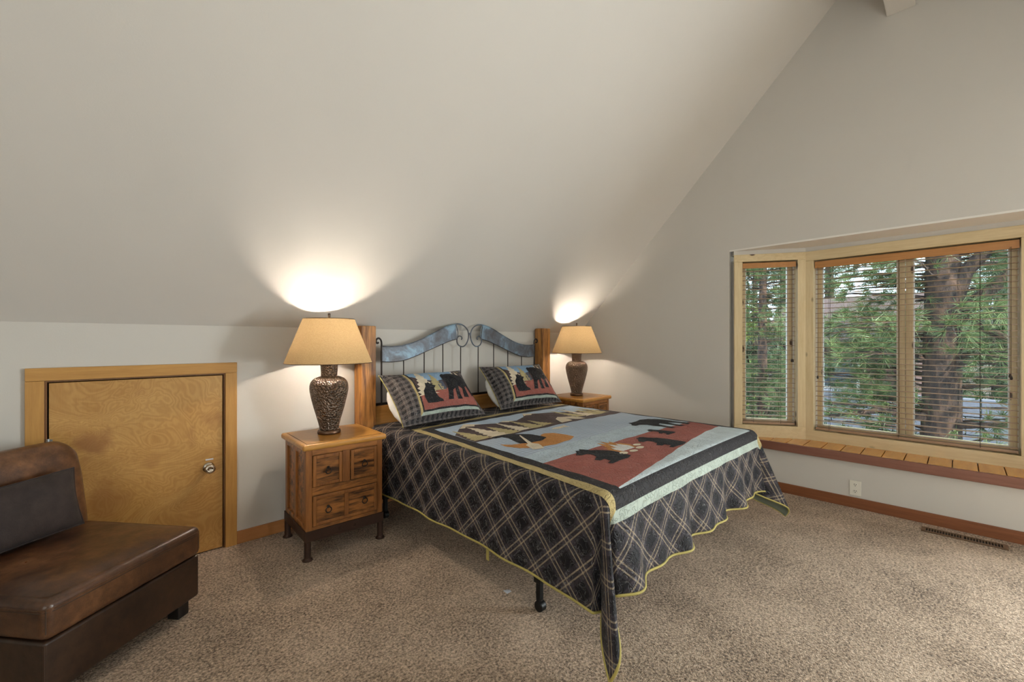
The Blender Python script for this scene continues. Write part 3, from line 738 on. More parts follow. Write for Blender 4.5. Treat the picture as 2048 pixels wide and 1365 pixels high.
tag(obj('mattress', MB().box((X0+.035, Y0+.035, .442), (X1-.035, 3.225, ZT-.018)), 'mattress_ticking', bevel=.045, seg=4), 'thick mattress on the bed, wholly covered by the bear quilt', 'mattress')

# ------------------------------------------------------------------ quilt
RR = .055; OV = .50           # edge radius, overhang measured along the cloth
def prof(s, flare):
    """distance along cloth beyond the rounded edge start -> (out, down)"""
    s = np.maximum(s, 0); q = RR*PI/2
    out = np.where(s < q, RR*np.sin(np.minimum(s, q)/RR), RR+(s-q)*flare)
    dn = np.where(s < q, RR*(1-np.cos(np.minimum(s, q)/RR)), RR+(s-q)*np.sqrt(1-flare**2))
    return out, dn
def drape(u, v):
    u = np.asarray(u, float); v = np.asarray(v, float)
    xl, xr, yf = X0+RR, X1-RR, Y0+RR
    dl_ = np.maximum(xl-u, 0); dr_ = np.maximum(u-xr, 0); df = np.maximum(yf-v, 0)
    dx = dl_+dr_; sx = np.where(dr_ > 0, 1.0, -1.0)
    r = np.hypot(dx, df); th = np.arctan2(df, np.maximum(dx, 1e-9))       # 0 on the side, 90deg on the foot
    fl = .05
    out, dn = prof(r, fl)
    deg = np.degrees(th)
    both = (dx > 0) & (df > 0)
    far = sx > 0
    # corner: the cloth gathers into a fold that points outwards on the diagonal
    ramp = np.clip((r-.05)/.40, 0, 1.4)
    cx, cy = np.cos(th), np.sin(th)
    g = np.exp(-((deg-47)/13.0)**2); pin = np.exp(-((deg-20)/11.0)**2)+np.exp(-((deg-74)/11.0)**2)
    reach = np.where(far, .15, .115)
    add = (g*reach - pin*.050)*ramp
    hx = (out+add)*cx; hy = (out+add)*cy
    # squeeze the diagonal fold into a narrow tube on the way down
    x = np.clip(u, xl, xr)+sx*np.where(dx > 0, hx, 0); y = np.maximum(v, yf)-np.where(df > 0, hy, 0)
    # waves of the hanging sides
    depth = np.clip((dn-RR)/.45, 0, 1)
    wf = (.55*np.sin(2*PI*(u-1.72)/.46+.9)+.45*np.sin(2*PI*(u-1.5)/.27+2.2))*.050*depth**1.2
    fade = np.clip((deg-74)/14, 0, 1)
    y = y-np.where(df > 0, (wf+.028*depth)*np.where(dx > 0, fade, 1), 0)
    wl = (.6*np.sin(2*PI*(v-.3)/.62)+.4*np.sin(2*PI*v/.33+1))*.013*depth
    fade2 = np.clip((16-deg)/14, 0, 1)
    x = x+sx*np.where(dx > 0, wl*np.where(df > 0, fade2, 1), 0)
    crown = .010*np.sin(PI*np.clip((u-X0)/(X1-X0), 0, 1))
    z = ZT+crown-dn
    z = z+np.where((dx <= 0) & (df <= 0), .0025*np.sin(u*21+np.sin(v*17))*np.sin(v*19+1.3*np.sin(u*13)), 0)
    z = np.maximum(z, .012)
    return np.stack([x, y, z], -1)
def drape_n(u, v, e=2e-3, f=drape):
    a = f(u+e, v)-f(u-e, v); b = f(u, v+e)-f(u, v-e)
    n = np.cross(a, b); return n/np.maximum(np.linalg.norm(n, axis=-1, keepdims=True), 1e-9)
def sheet_mesh(name, pts, faces, uv, mats):
    me = bpy.data.meshes.new(name); me.from_pydata(pts.tolist(), [], faces)
    l = me.uv_layers.new(name='flat'); idx = np.empty(len(me.loops), dtype=np.int32); me.loops.foreach_get('vertex_index', idx)
    l.data.foreach_set('uv', uv[idx].astype(np.float32).ravel())
    for m in mats: me.materials.append(MATS[m])
    me.polygons.foreach_set('use_smooth', [True]*len(me.polygons)); return me
quilt = thing('quilt', 'dark plaid patchwork quilt with bears, canoe and mountains, draped over the bed', 'quilt', (2.6, 2.1, .70))
QO = np.array(quilt.location)
UL, UR, VF, VH = X0+RR-OV, X1-RR+OV, Y0+RR-.47, 3.235
us = np.linspace(UL, UR, 200); vs_ = np.linspace(VF, VH, 170)
UU, VV = np.meshgrid(us, vs_); nu, nv = len(us), len(vs_)
def skew(u, v):      # the cloth lies a little askew: longer at the foot corner
    k = np.clip((1.75-np.asarray(v, float))/.6, 0, 1)*.035
    return np.where(np.asarray(u) < X0, np.asarray(u)-k*np.clip((X0-np.asarray(u))/.4, 0, 1), u)
UU = skew(UU, VV)
pts = drape(UU.ravel(), VV.ravel())-QO
fa = [(j*nu+i, j*nu+i+1, (j+1)*nu+i+1, (j+1)*nu+i) for j in range(nv-1) for i in range(nu-1)]
me = sheet_mesh('quilt_cover', pts, fa, np.stack([UU.ravel(), VV.ravel()], -1), ['quilt_plaid', 'quilt_lining', 'quilt_binding'])
qc = link('quilt_cover', me, quilt)
sm = qc.modifiers.new('solid', 'SOLIDIFY'); sm.thickness = .007; sm.offset = -1; sm.material_offset = 1; sm.material_offset_rim = 2
# bound hem
hu = [(UL, v) for v in np.linspace(VH, VF, 160)]+[(u, VF) for u in np.linspace(UL, UR, 180)][1:]+[(UR, v) for v in np.linspace(VF, VH, 160)][1:]
hp = drape(skew([p[0] for p in hu], [p[1] for p in hu]), [p[1] for p in hu])
obj('hem_binding', MB().tube([tuple(p) for p in hp], .0062, 7), 'quilt_binding', quilt, smooth=True)

def inside(poly, x, y):
    c = np.zeros(x.shape, bool); n = len(poly)
    for i in range(n):
        x1, y1 = poly[i]; x2, y2 = poly[i-1]
        if y1 == y2: continue
        c ^= ((y1 > y) != (y2 > y)) & (x < (x2-x1)*(y-y1)/(y2-y1)+x1)
    return c
def patch(name, poly, lift, mat, parent, fmap, step=.02, org=QO, label=None):
    """a sewn-on piece: flat outline laid on the cloth surface given by fmap"""
    P = []
    for i in range(len(poly)):
        a = np.array(poly[i], float); b = np.array(poly[(i+1) % len(poly)], float)
        k = max(1, int(np.ceil(np.linalg.norm(b-a)/step)))
        for j in range(k): P.append(tuple(a+(b-a)*j/k))
    A = np.array(P); x0, y0 = A.min(0); x1, y1 = A.max(0)
    gx, gy = np.meshgrid(np.arange(x0+step*.5, x1, step), np.arange(y0+step*.5, y1, step)); gx = gx.ravel(); gy = gy.ravel()
    k = inside(P, gx, gy); gx, gy = gx[k], gy[k]
    if len(gx):
        d = np.min(np.hypot(gx[:, None]-A[None, :, 0], gy[:, None]-A[None, :, 1]), axis=1) if len(gx)*len(A) < 4e6 else np.full(len(gx), 1.0)
        k = d > step*.35; gx, gy = gx[k], gy[k]
    V2 = [Vector(p) for p in P]+[Vector((x, y)) for x, y in zip(gx, gy)]
    r = delaunay_2d_cdt(V2, [], [list(range(len(P)))], 1, 1e-6)
    uv = np.array([(p.x, p.y) for p in r[0]])
    p3 = fmap(uv[:, 0], uv[:, 1]); n3 = drape_n(uv[:, 0], uv[:, 1], f=fmap)
    m_ = sheet_mesh(name, p3+n3*lift-org, [tuple(f) for f in r[2]], uv, [mat])
    o = link(name, m_, parent)
    if label: o['label'] = label
    return o
def q(name, poly, layer, mat, label=None): return patch(name, poly, .0026+.0008*layer, mat, quilt, drape, step=.016 if layer == 0 else .02, label=label)
def lerp(a, b, k): return (a[0]+(b[0]-a[0])*k, a[1]+(b[1]-a[1])*k)
def strips(name, quad, w, layer, mats, fn):
    """four mitred border strips inside a quad given A(head left) B(head right) C(foot right) D(foot left)"""
    A, B, C, D = [np.array(p, float) for p in quad]
    ctr = (A+B+C+D)/4
    def inset(P, Q_): # inward normal
        d = (Q_-P)/np.linalg.norm(Q_-P); n = np.array([-d[1], d[0]])
        return n if np.dot(n, ctr-P) > 0 else -n
    E = [(A, B), (B, C), (C, D), (D, A)]; N = [inset(*e) for e in E]
    def cross(i, j):
        p, a = E[i][0]+N[i]*w, E[i][1]-E[i][0]; r_, b = E[j][0]+N[j]*w, E[j][1]-E[j][0]
        k = ((r_-p)[0]*b[1]-(r_-p)[1]*b[0])/(a[0]*b[1]-a[1]*b[0]); return p+a*k
    IA, IB, IC, ID = cross(3, 0), cross(0, 1), cross(1, 2), cross(2, 3)
    for (a, b, c, d_), m in zip(((A, B, IB, IA), (B, C, IC, IB), (C, D, ID, IC), (D, A, IA, ID)), mats): fn(name, [tuple(a), tuple(b), tuple(c), tuple(d_)], layer, m)
    return [tuple(p) for p in (IA, IB, IC, ID)]
outer = [(1.722, 2.862), (3.665, 2.925), (3.650, .955), (1.590, .945)]
in1 = strips('tan_border', outer, .054, 0, ['cloth_tan', 'cloth_tan', 'cloth_tan_sheen', 'cloth_tan'], q)  # foot strip: same tan cloth, window sheen painted into its colour
in2 = strips('dark_border', in1, .076, 0, ['cloth_dark']*4, q)
PA, PB, PC, PD = in2
def pe(k): return lerp(PA, PD, k)      # left edge of the picture
def pf(k): return lerp(PB, PC, k)
def atv(edge, v):
    a, b = (PA, PD) if edge == 'l' else (PB, PC)
    return lerp(a, b, (v-a[1])/(b[1]-a[1]))
q('sky_panel', [PA, PB, atv('r', 2.18), atv('l', 2.20)], 0, 'cloth_sky')
q('lake_panel', [atv('l', 2.20), atv('r', 2.18), atv('r', 1.80), atv('l', 1.74)], 0, 'cloth_lake')
q('mist_panel', [atv('l', 1.74), atv('r', 1.80), atv('r', 1.545), atv('l', 1.575)], 0, 'cloth_mist')
gl_ = [atv('l', 1.575), (2.3, 1.565), (2.9, 1.56), atv('r', 1.545), atv('r', 1.31), (3.2, 1.285), (2.85, 1.24), (2.5, 1.185), (2.15, 1.135), (1.9, 1.10), lerp(PD, PA, .005)]
q('ground_panel', gl_, 0, 'cloth_red', 'brick red ground panel')
q('snow_panel', [lerp(PD, PA, .005), (1.9, 1.10), (2.15, 1.135), (2.5, 1.185), (2.85, 1.24), (3.2, 1.285), atv('r', 1.31), PC, PD], 0, 'cloth_snow')
# mountains
q('mountain', [atv('l', 2.20), (1.83, 2.46), (1.92, 2.55), (2.03, 2.66), (2.10, 2.71), (2.20, 2.63), (2.32, 2.56), (2.42, 2.60), (2.52, 2.545), (2.60, 2.58), (2.68, 2.62), (2.79, 2.74), (2.92, 2.66), (3.06, 2.60), (3.22, 2.52), (3.36, 2.50), atv('r', 2.42), atv('r', 2.18)], 1, 'cloth_brown')
for cap in ([(1.985, 2.615), (2.10, 2.715), (2.215, 2.625), (2.15, 2.64), (2.12, 2.60), (2.06, 2.635), (2.03, 2.60)],
            [(2.715, 2.65), (2.79, 2.745), (2.905, 2.672), (2.84, 2.675), (2.80, 2.64), (2.76, 2.668)],
            [(2.36, 2.575), (2.42, 2.605), (2.51, 2.548), (2.45, 2.552), (2.42, 2.53)]):
    q('snow_cap', cap, 2, 'cloth_cream')
def conifer(cx, base, h, w, n=7, lean=0.0):
    L, Rr = [], []
    for k in range(n):
        f = k/n; ww = w*(1-f)
        L.append((cx-ww*.5+lean*f, base+h*f)); L.append((cx-ww*.5*.62+lean*f, base+h*(f+.35/n)))
        Rr.append((cx+ww*.5+lean*f, base+h*f)); Rr.append((cx+ww*.5*.62+lean*f, base+h*(f+.35/n)))
    return L+[(cx+lean, base+h)]+Rr[::-1]
k = 0
for cx, b, h, w, m in ((1.90, 2.235, .36, .19, 'cloth_khaki'), (2.05, 2.225, .40, .20, 'cloth_cream'), (2.17, 2.225, .30, .19, 'cloth_khaki'), (2.31, 2.235, .34, .17, 'cloth_cream'), (2.45, 2.235, .33, .19, 'cloth_khaki'), (2.58, 2.245, .24, .15, 'cloth_khaki'),
                       (3.08, 2.30, .38, .17, 'cloth_khaki'), (3.20, 2.275, .40, .18, 'cloth_cream'), (3.32, 2.275, .34, .18, 'cloth_khaki'), (3.43, 2.29, .40, .15, 'cloth_khaki')):
    q('tree_applique', conifer(cx, b, h, w), 2+(k % 2), m); k += 1
q('tent_applique', [(2.72, 2.225), (2.80, 2.36), (2.90, 2.425), (3.00, 2.35), (3.035, 2.225), (2.93, 2.23), (2.89, 2.33), (2.86, 2.23)], 2, 'cloth_cream')
for bx, by in ((3.18, 2.66), (3.24, 2.69), (3.28, 2.655)):
    q('bird_applique', [(bx-.03, by+.012), (bx, by), (bx+.03, by+.014), (bx+.004, by+.012)], 1, 'cloth_bear')
q('fish_applique', [(2.46, 2.115), (2.52, 2.145), (2.60, 2.135), (2.645, 2.15), (2.635, 2.11), (2.64, 2.08), (2.59, 2.095), (2.52, 2.085)], 1, 'cloth_cream')
# bear paddling the canoe
q('canoe_applique', [(1.875, 2.045), (1.92, 1.985), (2.03, 1.955), (2.16, 1.960), (2.215, 1.985), (2.255, 2.04), (2.31, 2.055), (2.37, 2.02), (2.40, 1.93), (2.385, 1.845), (2.28, 1.80), (2.12, 1.79), (1.98, 1.815), (1.90, 1.89), (1.87, 1.975)], 1, 'cloth_orange', 'orange canoe sewn on the quilt')
q('bear_applique', [(1.955, 2.215), (2.00, 2.235), (2.035, 2.262), (2.075, 2.255), (2.09, 2.285), (2.115, 2.262), (2.135, 2.215), (2.175, 2.165), (2.215, 2.095), (2.235, 2.02), (2.225, 1.955), (2.14, 1.925), (2.03, 1.935), (1.985, 1.97), (2.01, 2.06), (2.03, 2.13), (2.015, 2.175), (1.965, 2.185)], 2, 'cloth_bear', 'black bear in the canoe')
q('paddle_applique', [(2.135, 2.13), (2.150, 2.135), (2.04, 1.915), (2.055, 1.875), (2.0, 1.775), (1.93, 1.80), (1.965, 1.90), (2.015, 1.93)], 3, 'cloth_cream')
def sitting_bear(dx, dy, s=1.0, flip=1, tone='cloth_bear', label=None):
    P = [(-.105, .215), (-.06, .245), (-.035, .275), (-.012, .262), (.012, .285), (.035, .262), (.048, .225), (.085, .185), (.115, .12), (.125, .05), (.115, -.01), (.06, -.025), (-.02, -.02), (-.095, -.022), (-.10, .005), (-.055, .015), (-.05, .06), (-.095, .055), (-.11, .085), (-.055, .11), (-.03, .15), (-.04, .185), (-.095, .185)]
    q('bear_applique', [(dx+flip*x*s, dy+y*s) for x, y in P], 2, tone, label)
sitting_bear(2.115, 1.325, 1.0, 1, 'cloth_bear', 'seated bear left of the campfire')
sitting_bear(2.665, 1.245, .98, 1, 'cloth_bear', 'seated bear right of the campfire')
q('bear_applique', [(3.02, 1.775), (3.075, 1.81), (3.10, 1.855), (3.13, 1.84), (3.20, 1.845), (3.30, 1.865), (3.40, 1.845), (3.455, 1.78), (3.475, 1.68), (3.465, 1.58), (3.475, 1.51), (3.41, 1.505), (3.405, 1.60), (3.37, 1.65), (3.345, 1.57), (3.35, 1.50), (3.285, 1.50), (3.29, 1.60), (3.265, 1.665), (3.22, 1.655), (3.205, 1.58), (3.215, 1.515), (3.15, 1.51), (3.145, 1.60), (3.125, 1.70), (3.085, 1.745), (3.03, 1.745)], 2, 'cloth_bear', 'large standing bear at the far side')
sitting_bear(2.965, 1.435, .62, 1, 'cloth_bear', 'small bear cub beside the large bear')
q('flame_applique', [(2.25, 1.395), (2.235, 1.46), (2.265, 1.53), (2.275, 1.49), (2.305, 1.56), (2.33, 1.62), (2.345, 1.555), (2.385, 1.64), (2.40, 1.57), (2.43, 1.60), (2.43, 1.52), (2.455, 1.54), (2.46, 1.46), (2.43, 1.395)], 1, 'cloth_orange')
q('flame_applique', [(2.275, 1.395), (2.27, 1.45), (2.305, 1.50), (2.325, 1.47), (2.35, 1.55), (2.375, 1.49), (2.405, 1.53), (2.425, 1.44), (2.41, 1.395)], 2, 'cloth_white')
for cx, cy in ((2.245, 1.372), (2.33, 1.355), (2.43, 1.372), (2.48, 1.42)):
    q('stone_applique', [(cx+.034*math.cos(a), cy+.022*math.sin(a)) for a in np.linspace(0, 2*PI, 12, endpoint=False)], 2, 'cloth_cream')
# sewn-in care tag under the side hem
tp_ = drape([UL], [1.80])[0]
obj('care_tag', MB().box((tp_[0]-.001, 1.790, tp_[2]-.066), (tp_[0]+.0005, 1.812, tp_[2]-.004)), 'quilt_binding', quilt)

# ------------------------------------------------------------------ pillows
PAX, PBX, PT = .405, .255, .125
def pil(a, b, side=1):
    a = np.asarray(a, float); b = np.asarray(b, float)
    A, B = PAX-.035, PBX-.025
    fa_ = np.clip(1-np.abs(a/A)**2.6, 0, 1); fb_ = np.clip(1-np.abs(b/B)**2.4, 0, 1)
    z = side*(PT*(fa_*fb_)**.5+.004)
    pull = .045*np.abs(b/PBX)**1.5*(1-(a/PAX)**2)*0
    ax = a*(1-.05*(1-np.clip(np.abs(b/PBX), 0, 1)**2)); bx = b*(1-.05*(1-np.clip(np.abs(a/PAX), 0, 1)**2))
    w_ = .004*np.sin(a*38+b*11)*np.sin(b*33-a*9)*np.clip(fa_*fb_*4, 0, 1)
    return np.stack([ax, bx, z+side*w_], -1)
def pillow(label, loc, rot):
    root = thing('pillow', label, 'pillow', loc, 0, 'shams against the headboard'); root.rotation_euler = rot
    Z0 = np.zeros(3)
    aa = np.linspace(-PAX, PAX, 70); bb = np.linspace(-PBX, PBX, 48); AA, BB = np.meshgrid(aa, bb)
    n1, n2 = len(aa), len(bb)
    fr = pil(AA.ravel(), BB.ravel(), 1); bk = pil(AA.ravel(), BB.ravel(), -1)
    f1 = [(j*n1+i, j*n1+i+1, (j+1)*n1+i+1, (j+1)*n1+i) for j in range(n2-1) for i in range(n1-1)]
    off = n1*n2
    f2 = [tuple(off+k for k in reversed(f)) for f in f1]
    rim = []
    ring = [i for i in range(n1)]+[j*n1+n1-1 for j in range(1, n2)]+[(n2-1)*n1+i for i in range(n1-2, -1, -1)]+[j*n1 for j in range(n2-2, 0, -1)]
    for x, y in zip(ring, ring[1:]+ring[:1]): rim.append((x, off+x, off+y, y))
    uv = np.stack([AA.ravel(), BB.ravel()], -1); uv = np.concatenate([uv, uv])
    me = sheet_mesh('sham', np.concatenate([fr, bk]), f1+f2+rim, uv, ['sham_plaid'])
    link('sham', me, root)
    # white pillow showing at the open end of the sham
    obj('pillow_insert', MB().ball((-PAX+.100, -.03, -.050), 1, .100, .190, .050), 'white_cotton', root, smooth=True, local=True)
    obj('sham_binding', MB().tube([(-PAX*(1-.05*(1-(b/PBX)**2)), b*.999, .0) for b in np.linspace(-PBX, PBX, 24)], .0035, 6), 'quilt_binding', root, smooth=True, local=True)
    def p(name, poly, layer, mat, label=None): return patch(name, poly, .0014+.0009*layer, mat, root, pil, .018, Z0, label)
    l, r_, b_, t_ = -.255, .372, -.215, .240
    qd = [(l, t_), (r_, t_), (r_, b_), (l, b_)]
    i1 = strips('sham_border', qd, .018, 0, ['cloth_tan', 'cloth_tan', 'cloth_tan_sheen', 'cloth_tan'], p)
    i2 = strips('dark_border', i1, .012, 0, ['cloth_dark']*4, p)
    (xl, yt), (xr, _), (_, yb), _ = i2
    p('night_panel', [(xl, yt), (xr, yt), (xr, yb), (xl, yb)], 0, 'cloth_brown')
    p('moon_panel', [(xl, yt), (xl, yt-.060), (xl+.10, yt-.130), (xl+.22, yt-.155), (xl+.34, yt-.130), (xl+.43, yt-.070), (xl+.47, yt)], 1, 'cloth_blue')
    p('ground_panel', [(xl, yb+.125), (xl+.12, yb+.13), (xl+.26, yb+.155), (xl+.40, yb+.18), (xr, yb+.20), (xr, yb), (xl, yb)], 1, 'cloth_red')
    p('tree_applique', conifer(xl+.075, yb+.115, .31, .20, 8), 2, 'cloth_cream'); p('tree_applique', conifer(xl+.185, yb+.14, .22, .14, 7), 2, 'cloth_khaki')
    p('tree_applique', conifer(xr-.055, yb+.20, .20, .085, 7, -.03), 2, 'cloth_cream'); p('tree_applique', conifer(xr-.13, yb+.27, .11, .05, 5), 2, 'cloth_cream')
    p('slate_patch', [(xl+.20, yb+.135), (xl+.20, yb+.22), (xl+.26, yb+.245), (xl+.27, yb+.15)], 2, 'cloth_slate')
    x0, y0 = xl+.225, yb+.05
    big = [(0, .19), (.005, .235), (.03, .255), (.055, .25), (.10, .262), (.16, .258), (.22, .255), (.265, .235), (.285, .19), (.288, .13), (.295, .075), (.305, .03), (.26, .03), (.262, .07), (.235, .12), (.21, .105), (.20, .05), (.205, .01), (.15, .01), (.155, .05), (.17, .085), (.14, .115), (.125, .09), (.12, .03), (.125, -.005), (.07, -.005), (.075, .04), (.085, .09), (.055, .075), (.03, .02), (.025, -.005), (-.025, .0), (-.01, .04), (.015, .10), (.02, .15)]
    p('bear_applique', [(x0+.045+x*1.0, y0+y*1.08) for x, y in big], 3, 'cloth_bear', 'large walking bear')
    sit = [(-.015, 0), (-.03, .05), (-.015, .11), (.015, .145), (.025, .185), (.04, .178), (.055, .19), (.065, .172), (.09, .155), (.115, .148), (.105, .135), (.085, .12), (.085, .075), (.10, .03), (.13, .012), (.135, -.005), (.07, -.008)]
    p('bear_applique', [(xl+.055+x*1.0, yb+.045+y*1.0) for x, y in sit], 4, 'cloth_bear', 'small sitting bear')
    return root
def pose(cx, cb, zb, tilt, rz):
    # local x along the bed width, local y up the pillow, local z towards the viewer
    M = Matrix.Rotation(rz, 4, 'Z') @ Matrix.Rotation(PI/2-tilt, 4, 'X')
    e = M.to_euler(); up = M.to_3x3() @ Vector((0, PBX, 0))
    return (cx+up.x, cb+up.y, zb+up.z), e
lc, e = pose(2.045, 2.845, .735, R(45), R(1.5)); pillow('quilted bear sham on the bed, left one, beside the lit lamp and small door', lc, e)
lc, e = pose(3.105, 2.905, .735, R(42), R(-4)); pillow('quilted bear sham on the bed, right one, nearer the window corner', lc, e)

# ------------------------------------------------------------------ leather chair
CH = R(38.8)
ch = thing('slipper_chair', 'armless brown leather slipper chair in front of the small door', 'chair', (-.119, 2.273, 0), CH)
K = dict(parent=ch, local=True)
CW, CD = .672, .80
def soft_box(lo, hi, n=3, crown=0, shear=0):
    """box with a grid so that subdivision and crowning can round it"""
    m = MB(); m.box(lo, hi); return m
obj('base', MB().box((.004, .010, .075), (CW-.004, CD, .282)), 'leather_shaded', bevel=.012, seg=3, **K)
obj('seat_cushion', MB().box((.0, .0, .2835), (CW, .66, .430)), 'leather', bevel=.030, seg=5, **K)
sc_ = []
nx, ny = 24, 24
m = MB()
for j in range(ny+1):
    for i in range(nx+1):
        x = CW*(.04+.92*i/nx); y = .66*(.04+.92*j/ny)
        ed = (1-abs(2*i/nx-1)**5)*(1-abs(2*j/ny-1)**5)
        m.v.append((x, y, .4285+.026*ed))
m.f = [(j*(nx+1)+i, j*(nx+1)+i+1, (j+1)*(nx+1)+i+1, (j+1)*(nx+1)+i) for j in range(ny) for i in range(nx)]
obj('seat_top', m, 'leather', smooth=True, **K)
for d_ in (.0, .012):
    pth = [(.0, .62, .402-d_), (.0, .030, .402-d_), (.0088, .0088, .402-d_), (.030, .0, .402-d_), (CW-.030, .0, .402-d_), (CW-.0088, .0088, .402-d_), (CW, .030, .402-d_), (CW, .62, .402-d_)]
    obj('seam', MB().tube(pth, .0022, 6), 'thread' if d_ else 'leather', **K)
obj('corner_seam', MB().tube([(.0088, .0088, .312), (.0088, .0088, .402)], .0018, 6), 'thread', **K); obj('corner_seam', MB().tube([(.0075, .0135, .09), (.0075, .0135, .270)], .0018, 6), 'thread', **K)
obj('corner_seam', MB().tube([(CW-.0088, .0088, .312), (CW-.0088, .0088, .402)], .0018, 6), 'thread', **K)
# backrest: extruded side profile, top rolled, outer shoulders rounded
m = MB(); nx = 28
sec = curve([(.640, .405), (.650, .50), (.668, .62), (.682, .72), (.690, .78), (.706, .830), (.735, .853), (.772, .856), (.805, .835), (.822, .79), (.815, .70), (.805, .55), (.800, .405)], 4)
ns = len(sec)
for i in range(nx+1):
    x = CW*i/nx; e_ = min(x, CW-x); sh = 1-max(0, 1-e_/.085)
    k_ = math.sqrt(max(0, 1-(1-min(1, e_/.11))**2.2))
    for y, z in sec:
        zz = .405+(z-.405)*(.70+.30*k_); yc = .735
        m.v.append((x, yc+(y-yc)*(.72+.28*min(1, (e_/.03))**.5) if e_ < .03 else y, zz))
for i in range(nx):
    for j in range(ns-1): m.f.append((i*ns+j, (i+1)*ns+j, (i+1)*ns+j+1, i*ns+j+1))
m.f.append(tuple(range(ns))); m.f.append(tuple(nx*ns+j for j in reversed(range(ns))))
obj('backrest', m, 'leather', smooth=True, **K)
for x in (.035, CW-.095):
    for y in (.04, CD-.10):
        obj('foot', MB().prism([(x, y, 0), (x+.06, y, 0), (x+.06, y+.06, 0), (x, y+.06, 0)], (0, 0, .0748)), 'dark_foot', bevel=.003, **K)
# loose dark cushion
cu = thing('throw_cushion', 'dark brown suede cushion leaning on the leather chair back', 'cushion')
cu.matrix_world = Matrix.Translation((-.119, 2.273, 0)) @ Matrix.Rotation(CH, 4, 'Z') @ Matrix.Translation((.215, .566, .600)) @ Matrix.Rotation(PI/2-R(12), 4, 'X')
ca, cb_ = .335, .140
m = MB(); n = 40; n2 = 24
for side in (1, -1):
    for j in range(n2+1):
        for i in range(n+1):
            a = -1+2*i/n; b = -1+2*j/n2
            f_ = max(0, (1-abs(a)**3.2)*(1-abs(b)**3.0))**.5
            m.v.append((ca*a*(1-.04*(1-b*b)), cb_*b*(1-.05*(1-a*a))-.012*a*a*0, side*.055*f_+.004*math.sin(9*a+5*b)*f_))
o_ = (n+1)*(n2+1)
for j in range(n2):
    for i in range(n):
        q_ = (j*(n+1)+i, j*(n+1)+i+1, (j+1)*(n+1)+i+1, (j+1)*(n+1)+i); m.f.append(q_); m.f.append(tuple(o_+k for k in reversed(q_)))
obj('cushion_cover', m, 'dark_suede', cu, smooth=True, local=True)
rp = [(ca*a*(1-.04*(1-b*b)), cb_*b*(1-.05*(1-a*a)), 0) for a, b in [(x, 1) for x in np.linspace(-1, 1, 20)]+[(1, x) for x in np.linspace(1, -1, 12)][1:]+[(x, -1) for x in np.linspace(1, -1, 20)][1:]+[(-1, x) for x in np.linspace(-1, 1, 12)][1:-1]]
obj('piping', MB().tube(rp, .004, 6, True), 'dark_suede', cu, smooth=True, local=True)
# scrap on the carpet
m = MB(); m.v = [(1.615, 1.742, .004), (1.648, 1.716, .006), (1.640, 1.700, .010), (1.612, 1.716, .016)]; m.f = [(0, 1, 2, 3)]
tag(obj('paper_scrap', m.prism([(1.612, 1.700, .003), (1.645, 1.700, .003), (1.640, 1.728, .003), (1.616, 1.735, .003)], (0, 0, .002)), 'white_paper'), 'tiny white paper scrap on the carpet under the quilt hem', 'scrap')

# ------------------------------------------------------------------ outside: yard, pines, neighbouring house
GZ = -3.2
gm = MB()
gxs = np.linspace(WX+.6, 75, 30); gys = np.linspace(-25, 40, 30)
for x in gxs:
    for y in gys: gm.v.append((x, y, GZ+max(0, (x-26))*.16+.25*math.sin(x*.4)*math.sin(y*.33)))
gm.f = [(i*30+j, (i+1)*30+j, (i+1)*30+j+1, i*30+j+1) for i in range(29) for j in range(29)]
g = obj('ground', gm, 'ground_earth', smooth=True); g['kind'] = 'structure'

def tufts(centres, dirs, L, w, n, spread):
    V = []
    for c, d in zip(centres, dirs):
        d = d/np.linalg.norm(d)
        D = d[None, :]+rng.normal(0, spread, (n, 3)); D /= np.linalg.norm(D, axis=1, keepdims=True)
        ll = L*rng.uniform(.7, 1.15, (n, 1))
        side = np.cross(D, rng.normal(0, 1, (n, 3))); side /= np.linalg.norm(side, axis=1, keepdims=True)
        b = c[None, :]+rng.normal(0, L*.06, (n, 3))
        tip = b+D*ll; tip[:, 2] -= ll[:, 0]*.12
        V.append(np.stack([b-side*w/2, b+side*w/2, tip], 1).reshape(-1, 3))
    return np.concatenate(V)
def tree(name, label, base, trunk, limbs, twigs, L, w, n, spread, leafm, group=None, dens=9):
    """trunk: polyline+radii; limbs: shown thick branches; twigs: needle carrying branches (polyline, r)"""
    t_ = thing(name, label, 'tree', base, 0, group)
    obj('trunk', MB().tube([p for p, r in trunk], [r for p, r in trunk], 14), 'bark', t_, smooth=True)
    for l in limbs: obj('limb', MB().tube([p for p, r in l], [r for p, r in l], 10), 'bark', t_, smooth=True)
    C, D = [], []; tm = MB()
    for P, r0 in twigs:
        P = np.array(P, float); tm.tube([tuple(p) for p in P], [r0*(1-.75*k/(len(P)-1)) for k in range(len(P))], 5)
        for k in range(dens):
            f = (.25+.75*(k+rng.uniform(0, 1))/dens)*(len(P)-1); i = min(int(f), len(P)-2); p = P[i]+(P[i+1]-P[i])*(f-i)
            d = (P[i+1]-P[i])/np.linalg.norm(P[i+1]-P[i])
            off = rng.normal(0, 1, 3); off[2] = off[2]*.6+.35
            q_ = p+off/np.linalg.norm(off)*L*rng.uniform(.3, 1.6)
            C.append(q_); D.append(d*.6+off/np.linalg.norm(off)*.9)
    o = obj('twigs', tm, 'bark', t_, smooth=True); o['kind'] = 'stuff'
    V = tufts(C, D, L, w, n, spread)-np.array(base)
    me = bpy.data.meshes.new('needles'); me.from_pydata(V.tolist(), [], np.arange(len(V)).reshape(-1, 3).tolist()); me.materials.append(MATS[leafm])
    o = link('needles', me, t_); o['kind'] = 'stuff'
    return t_
